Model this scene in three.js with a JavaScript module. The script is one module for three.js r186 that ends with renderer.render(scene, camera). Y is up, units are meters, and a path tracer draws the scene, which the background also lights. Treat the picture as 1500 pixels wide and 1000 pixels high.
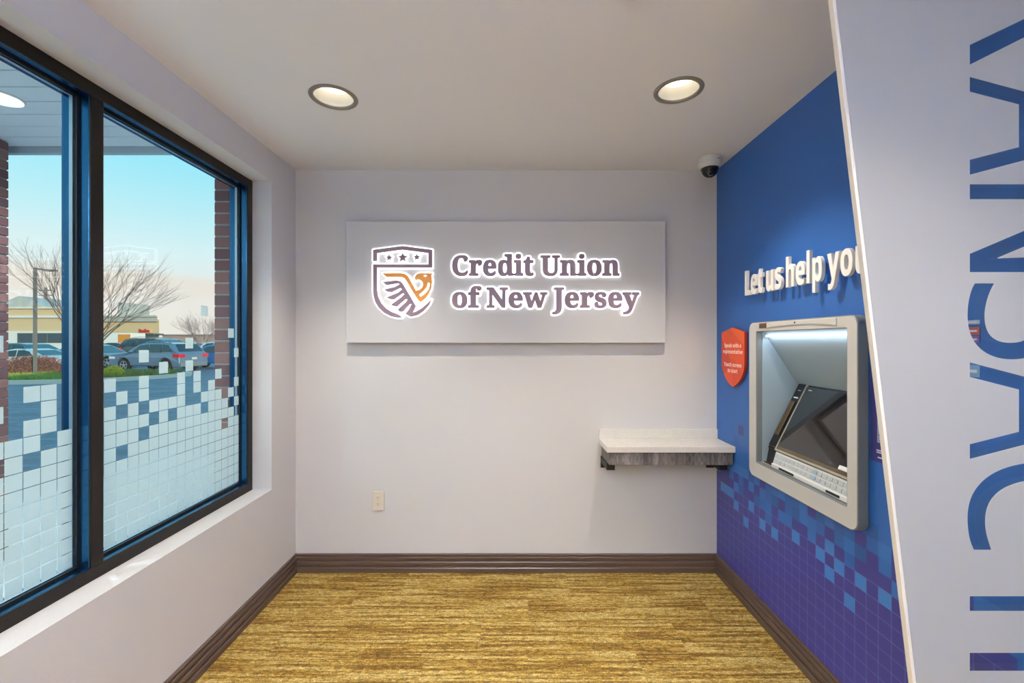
import * as THREE from 'three';
import { RoundedBoxGeometry } from 'three/addons/geometries/RoundedBoxGeometry.js';
import { mergeGeometries } from 'three/addons/utils/BufferGeometryUtils.js';
import { FontLoader } from 'three/addons/loaders/FontLoader.js';
import { RectAreaLightUniformsLib } from 'three/addons/lights/RectAreaLightUniformsLib.js';
RectAreaLightUniformsLib.init();

/* ------------------------------------------------------------------ camera, sky, sun, exposure */
const scene = new THREE.Scene();
const EYE = 1.485, F = 645;                                   // eye height; focal length in pixels of the 1500 x 1000 frame
const camera = new THREE.PerspectiveCamera(2 * Math.atan(500 / F) * 180 / Math.PI, 1.5, 0.05, 400);
camera.position.set(0, EYE, 0);
camera.lookAt(0, EYE, -3);
const renderer = new THREE.WebGLRenderer({ antialias: true });
renderer.toneMapping = THREE.LinearToneMapping;
renderer.toneMappingExposure = 1.25;
renderer.shadowMap.enabled = true;
const LAMP = 4.0, LAMP_COLOR = '#fff3e0', FILL_COLOR = '#eceffa';                      // candela of one downlight
const FILL_UP = 118, FILL_DOWN = 3;                            // fill lights added unseen behind the camera, shining up and down

function rng(seed) { let s = seed >>> 0; return () => { s = (s + 0x6d2b79f5) | 0; let t = Math.imul(s ^ (s >>> 15), 1 | s); t = (t + Math.imul(t ^ (t >>> 7), 61 | t)) ^ t; return ((t ^ (t >>> 14)) >>> 0) / 4294967296; }; }
const hash2 = (x, y, s) => { let h = Math.imul(x | 0, 374761393) ^ Math.imul(y | 0, 668265263) ^ Math.imul(s | 0, 2147483647); h = Math.imul(h ^ (h >>> 13), 1274126177); return ((h ^ (h >>> 16)) >>> 0) / 4294967296; };
const mod = (a, n) => ((a % n) + n) % n;
function vnoise(x, y, px, py, s) {                              // value noise that repeats every px, py cells
  const ix = Math.floor(x), iy = Math.floor(y), fx = x - ix, fy = y - iy, u = fx * fx * (3 - 2 * fx), v = fy * fy * (3 - 2 * fy);
  const a = hash2(mod(ix, px), mod(iy, py), s), b = hash2(mod(ix + 1, px), mod(iy, py), s), c = hash2(mod(ix, px), mod(iy + 1, py), s), d = hash2(mod(ix + 1, px), mod(iy + 1, py), s);
  return (a + (b - a) * u) * (1 - v) + (c + (d - c) * u) * v;
}
const lin = (c) => { c /= 255; return c <= 0.04045 ? c / 12.92 : ((c + 0.055) / 1.055) ** 2.4; };

{ // clear late-afternoon sky: cyan above, pale and faintly pink at the horizon, flat clouds low down
  const W = 1024, H = 512, data = new Float32Array(W * H * 4);
  const stops = [[0, 250, 228, 216], [5, 249, 234, 228], [9, 232, 242, 244], [18, 166, 233, 250], [32, 128, 214, 246], [60, 98, 184, 236], [90, 84, 168, 228]];
  for (let j = 0; j < H; j++) for (let i = 0; i < W; i++) {
    const e = ((j + 0.5) / H - 0.5) * 180, az = i / W, o = (j * W + i) * 4;
    let c = [0, 0, 0];
    const ee = Math.max(e, 0);
    for (let k = 0; k < stops.length - 1; k++) if (ee >= stops[k][0] && ee <= stops[k + 1][0]) {
      const t = (ee - stops[k][0]) / (stops[k + 1][0] - stops[k][0]);
      c = [1, 2, 3].map((n) => lin(stops[k][n] + (stops[k + 1][n] - stops[k][n]) * t));
    }
    const n = vnoise(az * 26, e / 2.6, 26, 999, 3) * 0.6 + vnoise(az * 64, e / 1.3, 64, 999, 4) * 0.28 + vnoise(az * 150, e / 0.7, 150, 999, 5) * 0.12;
    const band = Math.max(0, 1 - Math.abs(e - 6.2) / 5.5), cl = THREE.MathUtils.smoothstep(n * (0.45 + 0.55 * band), 0.42, 0.66) * (e > 0 ? 1 : 0) * 0.85;
    const cc = [lin(250), lin(226), lin(214)];
    for (let k = 0; k < 3; k++) data[o + k] = (c[k] * (1 - cl) + cc[k] * cl) * 0.9;
    if (e < 0) { data[o] = 0.25; data[o + 1] = 0.29; data[o + 2] = 0.32; }
    data[o + 3] = 1;
  }
  const t = new THREE.DataTexture(data, W, H, THREE.RGBAFormat, THREE.FloatType);
  t.mapping = THREE.EquirectangularReflectionMapping; t.magFilter = THREE.LinearFilter; t.needsUpdate = true;
  scene.background = t;
}
const sun = new THREE.DirectionalLight('#ffe2bc', 2.6);         // low sun behind the building: the room's window wall lies in its shade
sun.position.set(26, 9, 9); sun.target.position.set(-14, 0, -24);
sun.castShadow = true; sun.shadow.radius = 1; sun.shadow.mapSize.set(2048, 2048);
Object.assign(sun.shadow.camera, { left: -45, right: 45, top: 30, bottom: -30, near: 1, far: 160 });
scene.add(sun, sun.target);

/* ------------------------------------------------------------------ helpers */
const used = new Map();
function numbered(name) { const n = used.get(name) ?? 0; used.set(name, n + 1); return n ? `${name}_${String(n).padStart(3, '0')}` : name; }
function mesh(name, geo, mat, parent) {
  const m = new THREE.Mesh(geo, mat); m.name = numbered(name); m.castShadow = m.receiveShadow = true; (parent ?? scene).add(m); return m;
}
function thing(name, label, category, pos = [0, 0, 0], group) {
  const g = new THREE.Group(); g.name = numbered(name); g.position.set(...pos); scene.add(g); g.userData = { label, category };
  if (group) g.userData.group = group;
  return g;
}
function tag(o, label, category, group) { o.userData = { label, category }; if (group) o.userData.group = group; return o; }
function struct(name, geo, mat) { const m = mesh(name, geo, mat); m.userData.kind = 'structure'; return m; }
function structGroup(name, pos = [0, 0, 0]) { const g = new THREE.Group(); g.name = numbered(name); g.position.set(...pos); g.userData.kind = 'structure'; scene.add(g); return g; }
function copyOf(src, pos, label) {
  const c = src.clone(); scene.add(c); c.position.set(...pos);
  c.traverse((o) => { o.name = numbered(o.name.replace(/_\d{3}$/, '')); });
  c.userData = { ...src.userData }; if (label) c.userData.label = label;
  return c;
}
const box = (w, h, d, x = 0, y = 0, z = 0) => new THREE.BoxGeometry(w, h, d).translate(x, y, z);
const span = (x0, x1, y0, y1, z0, z1) => box(x1 - x0, y1 - y0, z1 - z0, (x0 + x1) / 2, (y0 + y1) / 2, (z0 + z1) / 2);
function rbox(w, h, d, r, x = 0, y = 0, z = 0, seg = 2) { return new RoundedBoxGeometry(w, h, d, seg, r).translate(x, y, z); }
const rspan = (x0, x1, y0, y1, z0, z1, r) => rbox(x1 - x0, y1 - y0, z1 - z0, r, (x0 + x1) / 2, (y0 + y1) / 2, (z0 + z1) / 2);
const plain = (g) => { const n = g.index ? g.toNonIndexed() : g; for (const k of Object.keys(n.attributes)) if (!['position', 'normal', 'uv'].includes(k)) n.deleteAttribute(k); return n; };
const join = (list) => mergeGeometries(list.map(plain));
const poly = (pts) => new THREE.Shape(pts.map(([x, y]) => new THREE.Vector2(x, y)));
const hole = (pts) => new THREE.Path(pts.map(([x, y]) => new THREE.Vector2(x, y)));
const rectPts = (x0, x1, y0, y1) => [[x0, y0], [x1, y0], [x1, y1], [x0, y1]];
function roundRect(x0, x1, y0, y1, r, P = THREE.Shape) {
  const s = new P(); s.moveTo(x0 + r, y0); s.lineTo(x1 - r, y0); s.absarc(x1 - r, y0 + r, r, -Math.PI / 2, 0); s.lineTo(x1, y1 - r); s.absarc(x1 - r, y1 - r, r, 0, Math.PI / 2);
  s.lineTo(x0 + r, y1); s.absarc(x0 + r, y1 - r, r, Math.PI / 2, Math.PI); s.lineTo(x0, y0 + r); s.absarc(x0 + r, y0 + r, r, Math.PI, Math.PI * 1.5); return s;
}
function extrude(shape, depth, bevel = 0, seg = 2, curve = 10) {
  return new THREE.ExtrudeGeometry(shape, { depth: depth - 2 * bevel, bevelEnabled: bevel > 0, bevelSize: bevel, bevelThickness: bevel, bevelOffset: -bevel, bevelSegments: seg, curveSegments: curve }).translate(0, 0, bevel);
}
// shape drawn in (z, y), extruded along +x from x0: (sx, sy, d) -> (x0 + d, sy, sx)
const alongX = (geo, x0) => { const m = new THREE.Matrix4().set(0, 0, 1, x0, 0, 1, 0, 0, -1, 0, 0, 0, 0, 0, 0, 1); return geo.applyMatrix4(m); }; // note: shape x is -z
function tube(points, r, seg = 8, rad = 5) { return new THREE.TubeGeometry(new THREE.CatmullRomCurve3(points.map((p) => new THREE.Vector3(...p))), seg, r, rad); }
function rod(a, b, r0, r1, n = 5) {
  const A = new THREE.Vector3(...a), B = new THREE.Vector3(...b), d = B.clone().sub(A), L = d.length();
  const g = new THREE.CylinderGeometry(r1, r0, L, n, 1, true);
  g.applyQuaternion(new THREE.Quaternion().setFromUnitVectors(new THREE.Vector3(0, 1, 0), d.normalize()));
  return g.translate((A.x + B.x) / 2, (A.y + B.y) / 2, (A.z + B.z) / 2);
}
function canvasTex(w, h, draw, srgb = true) {
  const c = document.createElement('canvas'); c.width = w; c.height = h; draw(c.getContext('2d'), w, h);
  const t = new THREE.CanvasTexture(c); if (srgb) t.colorSpace = THREE.SRGBColorSpace; t.wrapS = t.wrapT = THREE.RepeatWrapping; return t;
}
function dataTex(w, h, f, srgb = true) {
  const d = new Uint8Array(w * h * 4);
  for (let y = 0; y < h; y++) for (let x = 0; x < w; x++) { const c = f(x, y), o = (y * w + x) * 4; for (let k = 0; k < 3; k++) d[o + k] = Math.max(0, Math.min(255, Math.round(c[k]))); d[o + 3] = 255; }
  const t = new THREE.DataTexture(d, w, h); t.wrapS = t.wrapT = THREE.RepeatWrapping; t.magFilter = THREE.LinearFilter; if (srgb) t.colorSpace = THREE.SRGBColorSpace; t.needsUpdate = true; return t;
}
const std = (color, roughness = 0.8, metalness = 0, more = {}) => new THREE.MeshStandardMaterial({ color, roughness, metalness, ...more });
const glow = (color, k) => new THREE.MeshStandardMaterial({ color: '#ffffff', emissive: color, emissiveIntensity: k, roughness: 0.6 });

/* ------------------------------------------------------------------ dimensions */
const XL = -1.399, XR = 1.324, ZB = -2.847, ZF = 3.0, HC = 2.593;    // room: left, right, back, front (behind the camera), ceiling height
const WZ0 = -2.563, WZ1 = -0.64, WY0 = 0.623, WY1 = 2.419;           // window opening
const XFR = -1.51, XFO = -1.617, XG = -1.562;                        // window frame: room face, outer face, glass

/* ------------------------------------------------------------------ materials */
const peel = dataTex(256, 256, (x, y) => { const v = 128 + 70 * (vnoise(x / 6, y / 6, 256 / 6 | 0, 256 / 6 | 0, 11) - 0.5) + 60 * (vnoise(x / 2.67, y / 2.67, 96, 96, 12) - 0.5); return [v, v, v]; }, false);
const peelAt = (r) => { const t = peel.clone(); t.repeat.set(r, r); t.needsUpdate = true; return t; };
const M = {
  paint: std('#dfdddc', 0.75, 0, { bumpMap: peelAt(2.2), bumpScale: 0.0006 }),
  ceiling: std('#f1f0ef', 0.9),
  frame: std('#2f648c', 0.2, 0.9),  // dark metal with its sky reflection put into the blue base colour
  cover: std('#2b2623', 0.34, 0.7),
  gasket: std('#0b0b10', 0.6),
  spacer: std('#b9c6d2', 0.35, 0.8),
  glass: new THREE.MeshPhysicalMaterial({ color: '#f2fbfb', transmission: 1, specularIntensity: 0.45, thickness: 0, roughness: 0, ior: 1.5 }),
  film: new THREE.MeshPhysicalMaterial({ color: '#e4efee', transmission: 0.62, thickness: 0, roughness: 1, ior: 1.3 }),
  brick: ['#96655f', '#8a5c5a', '#a06f68', '#7d5657'].map((c) => std(c, 0.9)),
  mortar: std('#b5aeac', 0.95),
  base: std('#5e4c42', 0.28),
  white: std('#f3f1ec', 0.5),
  silver: std('#d8d7d3', 0.42, 0.15),
  darkSilver: std('#8d9092', 0.45, 0.4),
  liner: std('#a4b9c5', 0.5, 0.1),
  black: std('#0c0d10', 0.35),
  gloss: new THREE.MeshPhysicalMaterial({ color: '#07080c', roughness: 0.06, clearcoat: 1, clearcoatRoughness: 0.03 }),
};

/* ------------------------------------------------------------------ room shell */
// carpet planks, 1 m x 0.25 m, streaked across the room
const CT = 1024;
const streak = (x, y) => {
  const u = x / CT, v = y / CT;
  const a = vnoise(u * 3, v * 64, 3, 64, 21), b = vnoise(u * 6, v * 150, 6, 150, 22), c = vnoise(u * 2, v * 9, 2, 9, 23), d = vnoise(u * 60, v * 200, 60, 200, 24), e = vnoise(u * 256, v * 320, 256, 320, 25);
  return { t: 0.32 * a + 0.38 * b + 0.14 * c + 0.16 * d, d, e, b };
};
const carpetMap = dataTex(CT, CT, (x, y) => {
  const { t, d, e } = streak(x, y), k = THREE.MathUtils.smoothstep(t, 0.22, 0.74), g = 0.72 + 0.5 * e + (d - 0.5) * 0.22;
  const lo = [116, 83, 24], mid = [160, 126, 50], hi = [190, 165, 102];
  const q = k < 0.5 ? [0, 1, 2].map((i) => lo[i] + (mid[i] - lo[i]) * k * 2) : [0, 1, 2].map((i) => mid[i] + (hi[i] - mid[i]) * (k * 2 - 1));
  return q.map((c) => c * g);
});
const carpetBump = dataTex(512, 512, (x, y) => { const { e, d } = streak(x * 2, y * 2); const v = 255 * (0.6 * e + 0.4 * d); return [v, v, v]; }, false);
const carpet = std('#ffffff', 0.96, 0, { map: carpetMap, bumpMap: carpetBump, bumpScale: 0.003 });
struct('floor', span(XL - 0.3, XR + 0.3, -0.15, -0.008, ZB - 0.3, ZF + 0.3), std('#6a5a3a', 0.9));
const floor = scene.getObjectByName('floor');
{
  const r = rng(5);
  let row = 0;
  for (let z = ZB; z < 1.9; z += 0.25, row++) for (let x = XL - (row % 4) * 0.25 - 0.26; x < XR; x += 1) {
    const x0 = Math.max(x, XL), x1 = Math.min(x + 1, XR), z1 = z + 0.25;
    if (x1 - x0 < 0.02) continue;
    const g = rspan(x0 + 0.0004, x1 - 0.0004, -0.008, 0, z + 0.0004, z1 - 0.0004, 0.0006), p = g.attributes.position, uv = g.attributes.uv, ou = r(), ov = r(), fl = r() < 0.5 ? 1 : -1;
    for (let i = 0; i < p.count; i++) uv.setXY(i, (p.getX(i) + ou) * fl, p.getZ(i) + ov);
    mesh('carpet_plank', g, carpet, floor);
  }
  const g = span(XL, XR, -0.008, 0, ZB + 19 * 0.25, ZF), p = g.attributes.position; for (let i = 0; i < p.count; i++) g.attributes.uv.setXY(i, p.getX(i), p.getZ(i));
  mesh('carpet_runner', g, carpet, floor);
}
// ceiling with the holes of the downlights
const LIGHTS = [[-0.81, -2.0], [0.735, -1.945], [-0.81, -0.35], [0.735, -0.35], [-0.81, 1.3], [0.735, 1.3]], LR = 0.092;
{
  const s = poly(rectPts(XL - 0.02, XR + 0.02, -ZF - 0.02, -ZB + 0.02));
  for (const [x, z] of LIGHTS) { const h = new THREE.Path(); h.absarc(x, -z, LR, 0, Math.PI * 2, true); s.holes.push(h); }
  struct('ceiling', extrude(s, 0.05, 0, 1, 48).rotateX(-Math.PI / 2).translate(0, HC, 0), M.ceiling);
  struct('roof', span(XL - 0.36, XR + 5, HC + 0.3, HC + 1.6, ZB - 4, ZF + 2), std('#8a8580', 0.9));
}
struct('wall_back', span(XL - 0.25, XR + 0.25, -0.15, HC + 0.3, ZB - 0.2, ZB), M.paint);
{ // wall behind the camera with a glazed door
  const s = poly(rectPts(XL - 0.25, XR + 0.25, -0.15, HC + 0.3)); s.holes.push(hole(rectPts(-0.95, 0.95, 0, 2.2)));
  struct('wall_front', extrude(s, 0.2).translate(0, 0, ZF), M.paint);
  const d = structGroup('door_1', [0, 0, ZF + 0.08]);
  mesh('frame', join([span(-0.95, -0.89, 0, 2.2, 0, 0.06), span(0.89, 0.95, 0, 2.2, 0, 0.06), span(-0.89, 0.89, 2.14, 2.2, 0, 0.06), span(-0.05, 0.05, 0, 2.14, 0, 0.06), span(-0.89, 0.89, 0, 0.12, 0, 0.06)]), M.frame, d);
  mesh('pane', span(-0.89, -0.05, 0.12, 2.14, 0.027, 0.033), M.glass, d); mesh('pane', span(0.05, 0.89, 0.12, 2.14, 0.027, 0.033), M.glass, d);
}
{ // window wall: drywall with the opening, soft corner beads
  const s = poly(rectPts(-ZF - 0.2, -ZB + 0.02, -0.15, HC + 0.3)); s.holes.push(hole(rectPts(-WZ1, -WZ0, WY0, WY1)));
  struct('wall_left', alongX(extrude(s, 0.22), XL - 0.22), M.paint);
}
// right wall with the printed pixel mural and the opening for the machine
const AZ0 = -2.306, AZ1 = -1.685, AY0 = 0.855, AY1 = 1.535;
const MZ1 = 1.0, MW = MZ1 - ZB;
const muralMap = canvasTex(2048, 1380, (c, w, h) => {
  const k = w / MW, X = (d) => (-d - ZB) * k, Y = (below) => (HC - (EYE - below)) * (h / HC);     // d: distance in front of the camera; below: metres below the eye
  c.fillStyle = '#2f68b6'; c.fillRect(0, 0, w, h);
  const S = 0.0546, D0 = 1.701, R0 = 0.8307, kz = S * k, ky = 0.0547 * h / HC;
  const cell = (j, r, color) => { c.fillStyle = color; c.fillRect(X(D0 + S * (j + 1)), Y(R0 + 0.0547 * r), kz + 0.6, ky + 0.6); };
  const dark = '#434396', mid = '#2c5fa8', first = {};
  // row from which a column is wholly dark; dark cells above it; light cells below its first dark ones
  const col = { '-4': [1, [-2, -1]], '-3': [0, [], [1]], '-2': [-1, []], '-1': [0, [-2], [1]], 0: [1, [], [3]], 1: [0, [], [1]], 2: [-1, [], [0, 2]], 3: [0, [], [1]], 4: [1, [-2]], 5: [0, []], 6: [0, [], [1]], 7: [1, []], 8: [1, [-1]],
    9: [0, [], [2]], 10: [2, []], 11: [1, [-2], [2]], 12: [1, [-1]], 13: [0, [], [1]], 14: [-1, [], [3]], 15: [1, []], 16: [1, [-1], [2]], 17: [0, [], [1]], 18: [0, [-1], [1]], 19: [-1, [], [1]], 20: [0, []], '-5': [0, [], [1]], '-6': [1, [-1]], '-7': [0, [], [2]], '-8': [1, [-2, -1]] };
  for (let j = -56; j <= 21; j++) {
    const [from, up, light] = col[j] ?? [hash2(j, 1, 7) < 0.5 ? 0 : 1, hash2(j, 2, 7) < 0.4 ? [-1] : [], hash2(j, 3, 7) < 0.5 ? [2] : []];
    for (let r = -2; r < from; r++) if (hash2(j, r + 40, 9) < 0.72) cell(j, r, hash2(j, r + 40, 10) < 0.5 ? '#3170bd' : '#3576c5');
    for (let r = from; r < 14; r++) cell(j, r, (light ?? []).includes(r) ? '#3f84cf' : dark);
    for (const r of up) cell(j, r, dark);
  }
  for (const [j, r] of [[6, -1], [9, -1], [1, -2], [-1, -1], [12, 0], [3, -2], [15, 0], [-2, -3], [0, -4], [13, -2], [16, -5], [17, -3], [20, -6], [21, -4], [19, -3]]) cell(j, r, mid);
  for (const [j, r] of [[15, -6.3], [20, -3]]) cell(j, r, '#3a4888');
  c.strokeStyle = 'rgba(118,136,205,0.7)'; c.lineWidth = 1.3;
  for (let r = 1; r < 14; r++) { c.beginPath(); c.moveTo(0, Y(R0 + 0.0547 * r)); c.lineTo(w, Y(R0 + 0.0547 * r)); c.stroke(); }
  for (let j = -56; j <= 22; j++) { c.beginPath(); c.moveTo(X(D0 + S * j), Y(R0 + 0.0547)); c.lineTo(X(D0 + S * j), h); c.stroke(); }
});
muralMap.wrapS = muralMap.wrapT = THREE.ClampToEdgeWrapping;
muralMap.repeat.set(-1 / MW, 1 / HC); muralMap.offset.set(-ZB / MW, 0);   // shape x is -z, so u = (z - ZB) / MW
{
  const s = poly(rectPts(-ZF - 0.2, -ZB, -0.15, HC + 0.3)); s.holes.push(hole(rectPts(-AZ1 - 0.0, -AZ0 + 0.0, AY0, AY1)));
  const g = alongX(extrude(s, 0.12), XR);
  struct('wall_right', g, std('#ffffff', 0.42, 0, { map: muralMap }));
}
// baseboards: a moulded profile with three ridges
{ // place each profile with explicit axes
  const put = (g, ax, ay, az, o) => g.applyMatrix4(new THREE.Matrix4().makeBasis(new THREE.Vector3(...ax), new THREE.Vector3(...ay), new THREE.Vector3(...az)).setPosition(...o));
  const prof = (len) => extrude(poly([[0, 0], [0.021, 0], [0.022, 0.028], [0.019, 0.033], [0.011, 0.036], [0.011, 0.043], [0.018, 0.047], [0.0195, 0.052], [0.0195, 0.066], [0.017, 0.070], [0.009, 0.073], [0.009, 0.080], [0.0155, 0.083], [0.0165, 0.087], [0.0165, 0.096], [0.014, 0.099], [0.008, 0.101], [0.008, 0.106], [0.0125, 0.108], [0.0125, 0.113], [0.009, 0.117], [0, 0.117]]), len);
  struct('baseboard_back', put(prof(XR - XL), [0, 0, 1], [0, 1, 0], [-1, 0, 0], [XR, 0, ZB]), M.base);
  struct('baseboard_left', put(prof(ZF - ZB), [1, 0, 0], [0, 1, 0], [0, 0, 1], [XL, 0, ZB]), M.base);
  struct('baseboard_right', put(prof(ZF - ZB), [-1, 0, 0], [0, 1, 0], [0, 0, -1], [XR, 0, ZF]), M.base);
}

/* ------------------------------------------------------------------ window with its frosted film squares */
const PANES = [[-1.579, -0.69], [-2.518, -1.629]];                  // glass between the frame members, near and far
{
  const w = structGroup('window_1'), XC = XFR - 0.007;                  // dark cover in front; body behind it coloured blue for the reflected sky
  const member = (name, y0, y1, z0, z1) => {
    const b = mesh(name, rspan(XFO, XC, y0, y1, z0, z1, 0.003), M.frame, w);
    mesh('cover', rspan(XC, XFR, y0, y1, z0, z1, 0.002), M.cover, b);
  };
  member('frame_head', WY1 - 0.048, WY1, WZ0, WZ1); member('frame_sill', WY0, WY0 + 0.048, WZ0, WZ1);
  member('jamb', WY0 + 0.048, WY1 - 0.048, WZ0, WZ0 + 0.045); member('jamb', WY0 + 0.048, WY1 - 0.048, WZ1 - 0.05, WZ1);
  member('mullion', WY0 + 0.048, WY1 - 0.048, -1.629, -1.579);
  for (const [z0, z1] of PANES) {
    const y0 = WY0 + 0.048, y1 = WY1 - 0.048;
    const p = mesh('pane', span(XG - 0.003, XG + 0.003, y0, y1, z0, z1), M.glass, w);
    const bead = (x0, x1, t) => join([span(x0, x1, y0, y0 + t, z0, z1), span(x0, x1, y1 - t, y1, z0, z1), span(x0, x1, y0 + t, y1 - t, z0, z0 + t), span(x0, x1, y0 + t, y1 - t, z1 - t, z1)]);
    mesh('gasket', bead(XG + 0.0035, XG + 0.011, 0.009), M.gasket, w);
    mesh('spacer', bead(XG - 0.016, XG - 0.0035, 0.011), M.spacer, w);
  }
}
{
  const SZ = 0.0525, SY = 0.0544, g = new RoundedBoxGeometry(0.0008, SY - 0.0028, SZ - 0.0028, 1, 0.0003);
  const top = EYE - 0.144, yMin = WY0 + 0.057;
  // per column: rows with film above the full field, and the row from which the field is full, and rows left clear in it
  const full = [2, 6, 2, 5, 4, 2, 4, 0, 3, 3, 4, 1, 2, 6, 4, 5];
  const extra = [[0], [1, 3, 4], [], [-2, 0, 1, 3], [2], [-1], [2], [], [-3, -1], [0, 1], [-6, 2], [], [0], [3, 4], [-4, 2], [-2, 1, 3]];
  const build = (name, label, cols, zOf) => {
    const t = thing(name, label, 'window film', [0, 0, 0]);
    cols.forEach(([fullFrom, more], k) => {
      const z = zOf(k), rows = [...more];
      for (let r = fullFrom; r < 13; r++) rows.push(r);
      for (const r of rows) { const y = top - SY * (r + 0.5); if (y - SY / 2 < yMin) continue; mesh('film_square', g, M.film, t).position.set(XG + 0.0036, y, z); }
    });
    return t;
  };
  build('window_film', 'frosted pixel-square privacy film on the far window pane beside the back wall', full.map((f, k) => [f, extra[k]]), (k) => -(1.733 + SZ * (k - 0.5)));
  // near pane, from the mullion towards the camera
  const near = [[3, []], [4, [0, 1, 2]], [5, [0, 2, 3]], [3, []], [5, [-3, 1, 3]], [3, [1]], [4, [0, 2]], [2, []], [5, [1, 3]], [3, [-1]], [4, [2]], [2, [0]], [4, [1, 2]], [3, []], [3, [0, 1]], [4, [2]]];
  build('window_film', 'frosted pixel-square privacy film on the near window pane, cut by the picture edge', near, (k) => -(1.5605 - SZ * (k + 0.5)));
}

/* ------------------------------------------------------------------ ceiling lights and the camera */
{
  const trim = std('#8f887e', 0.45, 0.3), cone = std('#f4f1e8', 0.35), disc = glow('#fff6df', 1.25);
  const names = ['round recessed ceiling light nearer the window', 'round recessed ceiling light nearer the blue wall', 'round recessed light over the viewer on the window side', 'round recessed light over the frosted glass divider', 'round recessed lobby light nearest the glazed door on the window side', 'round recessed lobby light nearest the glazed door on the mural side'];
  LIGHTS.forEach(([x, z], i) => {
    const t = thing('recessed_light', names[i], 'ceiling light', [x, HC, z], i < 2 ? 'recessed ceiling lights' : 'recessed lobby lights');
    mesh('trim_ring', new THREE.LatheGeometry([[LR - 0.006, 0.004], [LR - 0.006, -0.004], [LR + 0.002, -0.006], [LR + 0.012, -0.004], [LR + 0.014, 0], [LR - 0.006, 0.004]].map((p) => new THREE.Vector2(...p)), 48), trim, t);
    mesh('reflector', new THREE.LatheGeometry([[LR - 0.004, 0], [LR - 0.012, 0.03], [LR - 0.02, 0.06], [LR - 0.018, 0.062], [LR - 0.001, 0.062], [LR - 0.002, 0]].map((p) => new THREE.Vector2(...p)), 48), cone, t);
    mesh('housing', new THREE.LatheGeometry([[0, 0.085], [LR, 0.085], [LR, 0.06], [LR - 0.022, 0.06]].map((p) => new THREE.Vector2(...p)), 40), M.white, t);
    mesh('lamp', new THREE.LatheGeometry([[0, 0.052], [LR - 0.02, 0.055], [LR - 0.019, 0.06], [0, 0.06]].map((p) => new THREE.Vector2(...p)), 40), disc, t);
    const s = new THREE.SpotLight(LAMP_COLOR, LAMP, 0, 0.9, 0.45, 2);
    s.name = 'lamp_light'; s.position.set(x, HC + 0.014, z); s.target.position.set(x, 0, z); s.castShadow = true; s.shadow.radius = 0.9; scene.add(s, s.target);
  });
}
for (const [z, where] of [[0.75, 'nearer the back wall'], [2.2, 'nearer the glazed door']]) { // unseen hanging lights added behind the camera to brighten ceiling and walls
  const t = thing('added_fill_light', `added unseen hanging fill light behind the camera ${where}`, 'added fill light', [0, HC - 0.4, z]);
  mesh('housing', join([span(-0.8, 0.8, 0, 0.07, -0.1, -0.09), span(-0.8, 0.8, 0, 0.07, 0.09, 0.1), span(-0.8, -0.79, 0, 0.07, -0.09, 0.09), span(0.79, 0.8, 0, 0.07, -0.09, 0.09)]), M.white, t);
  mesh('diffuser', span(-0.79, 0.79, 0.055, 0.06, -0.09, 0.09), glow('#fbfaff', 1.6), t);
  mesh('diffuser', span(-0.79, 0.79, 0.01, 0.015, -0.09, 0.09), glow('#fbfaff', 1.2), t);
  for (const x of [-0.6, 0.6]) mesh('cable', rod([x, 0.06, 0], [x, 0.4, 0], 0.002, 0.002), M.darkSilver, t);
  const up = new THREE.RectAreaLight(FILL_COLOR, FILL_UP, 1.56, 0.17); up.position.set(0, HC - 0.4 + 0.062, z); up.lookAt(0, HC, z);
  const down = new THREE.RectAreaLight(LAMP_COLOR, FILL_DOWN, 1.56, 0.17); down.position.set(0, HC - 0.4 + 0.008, z); down.lookAt(0, 0, z);
  scene.add(up, down);
}
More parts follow.
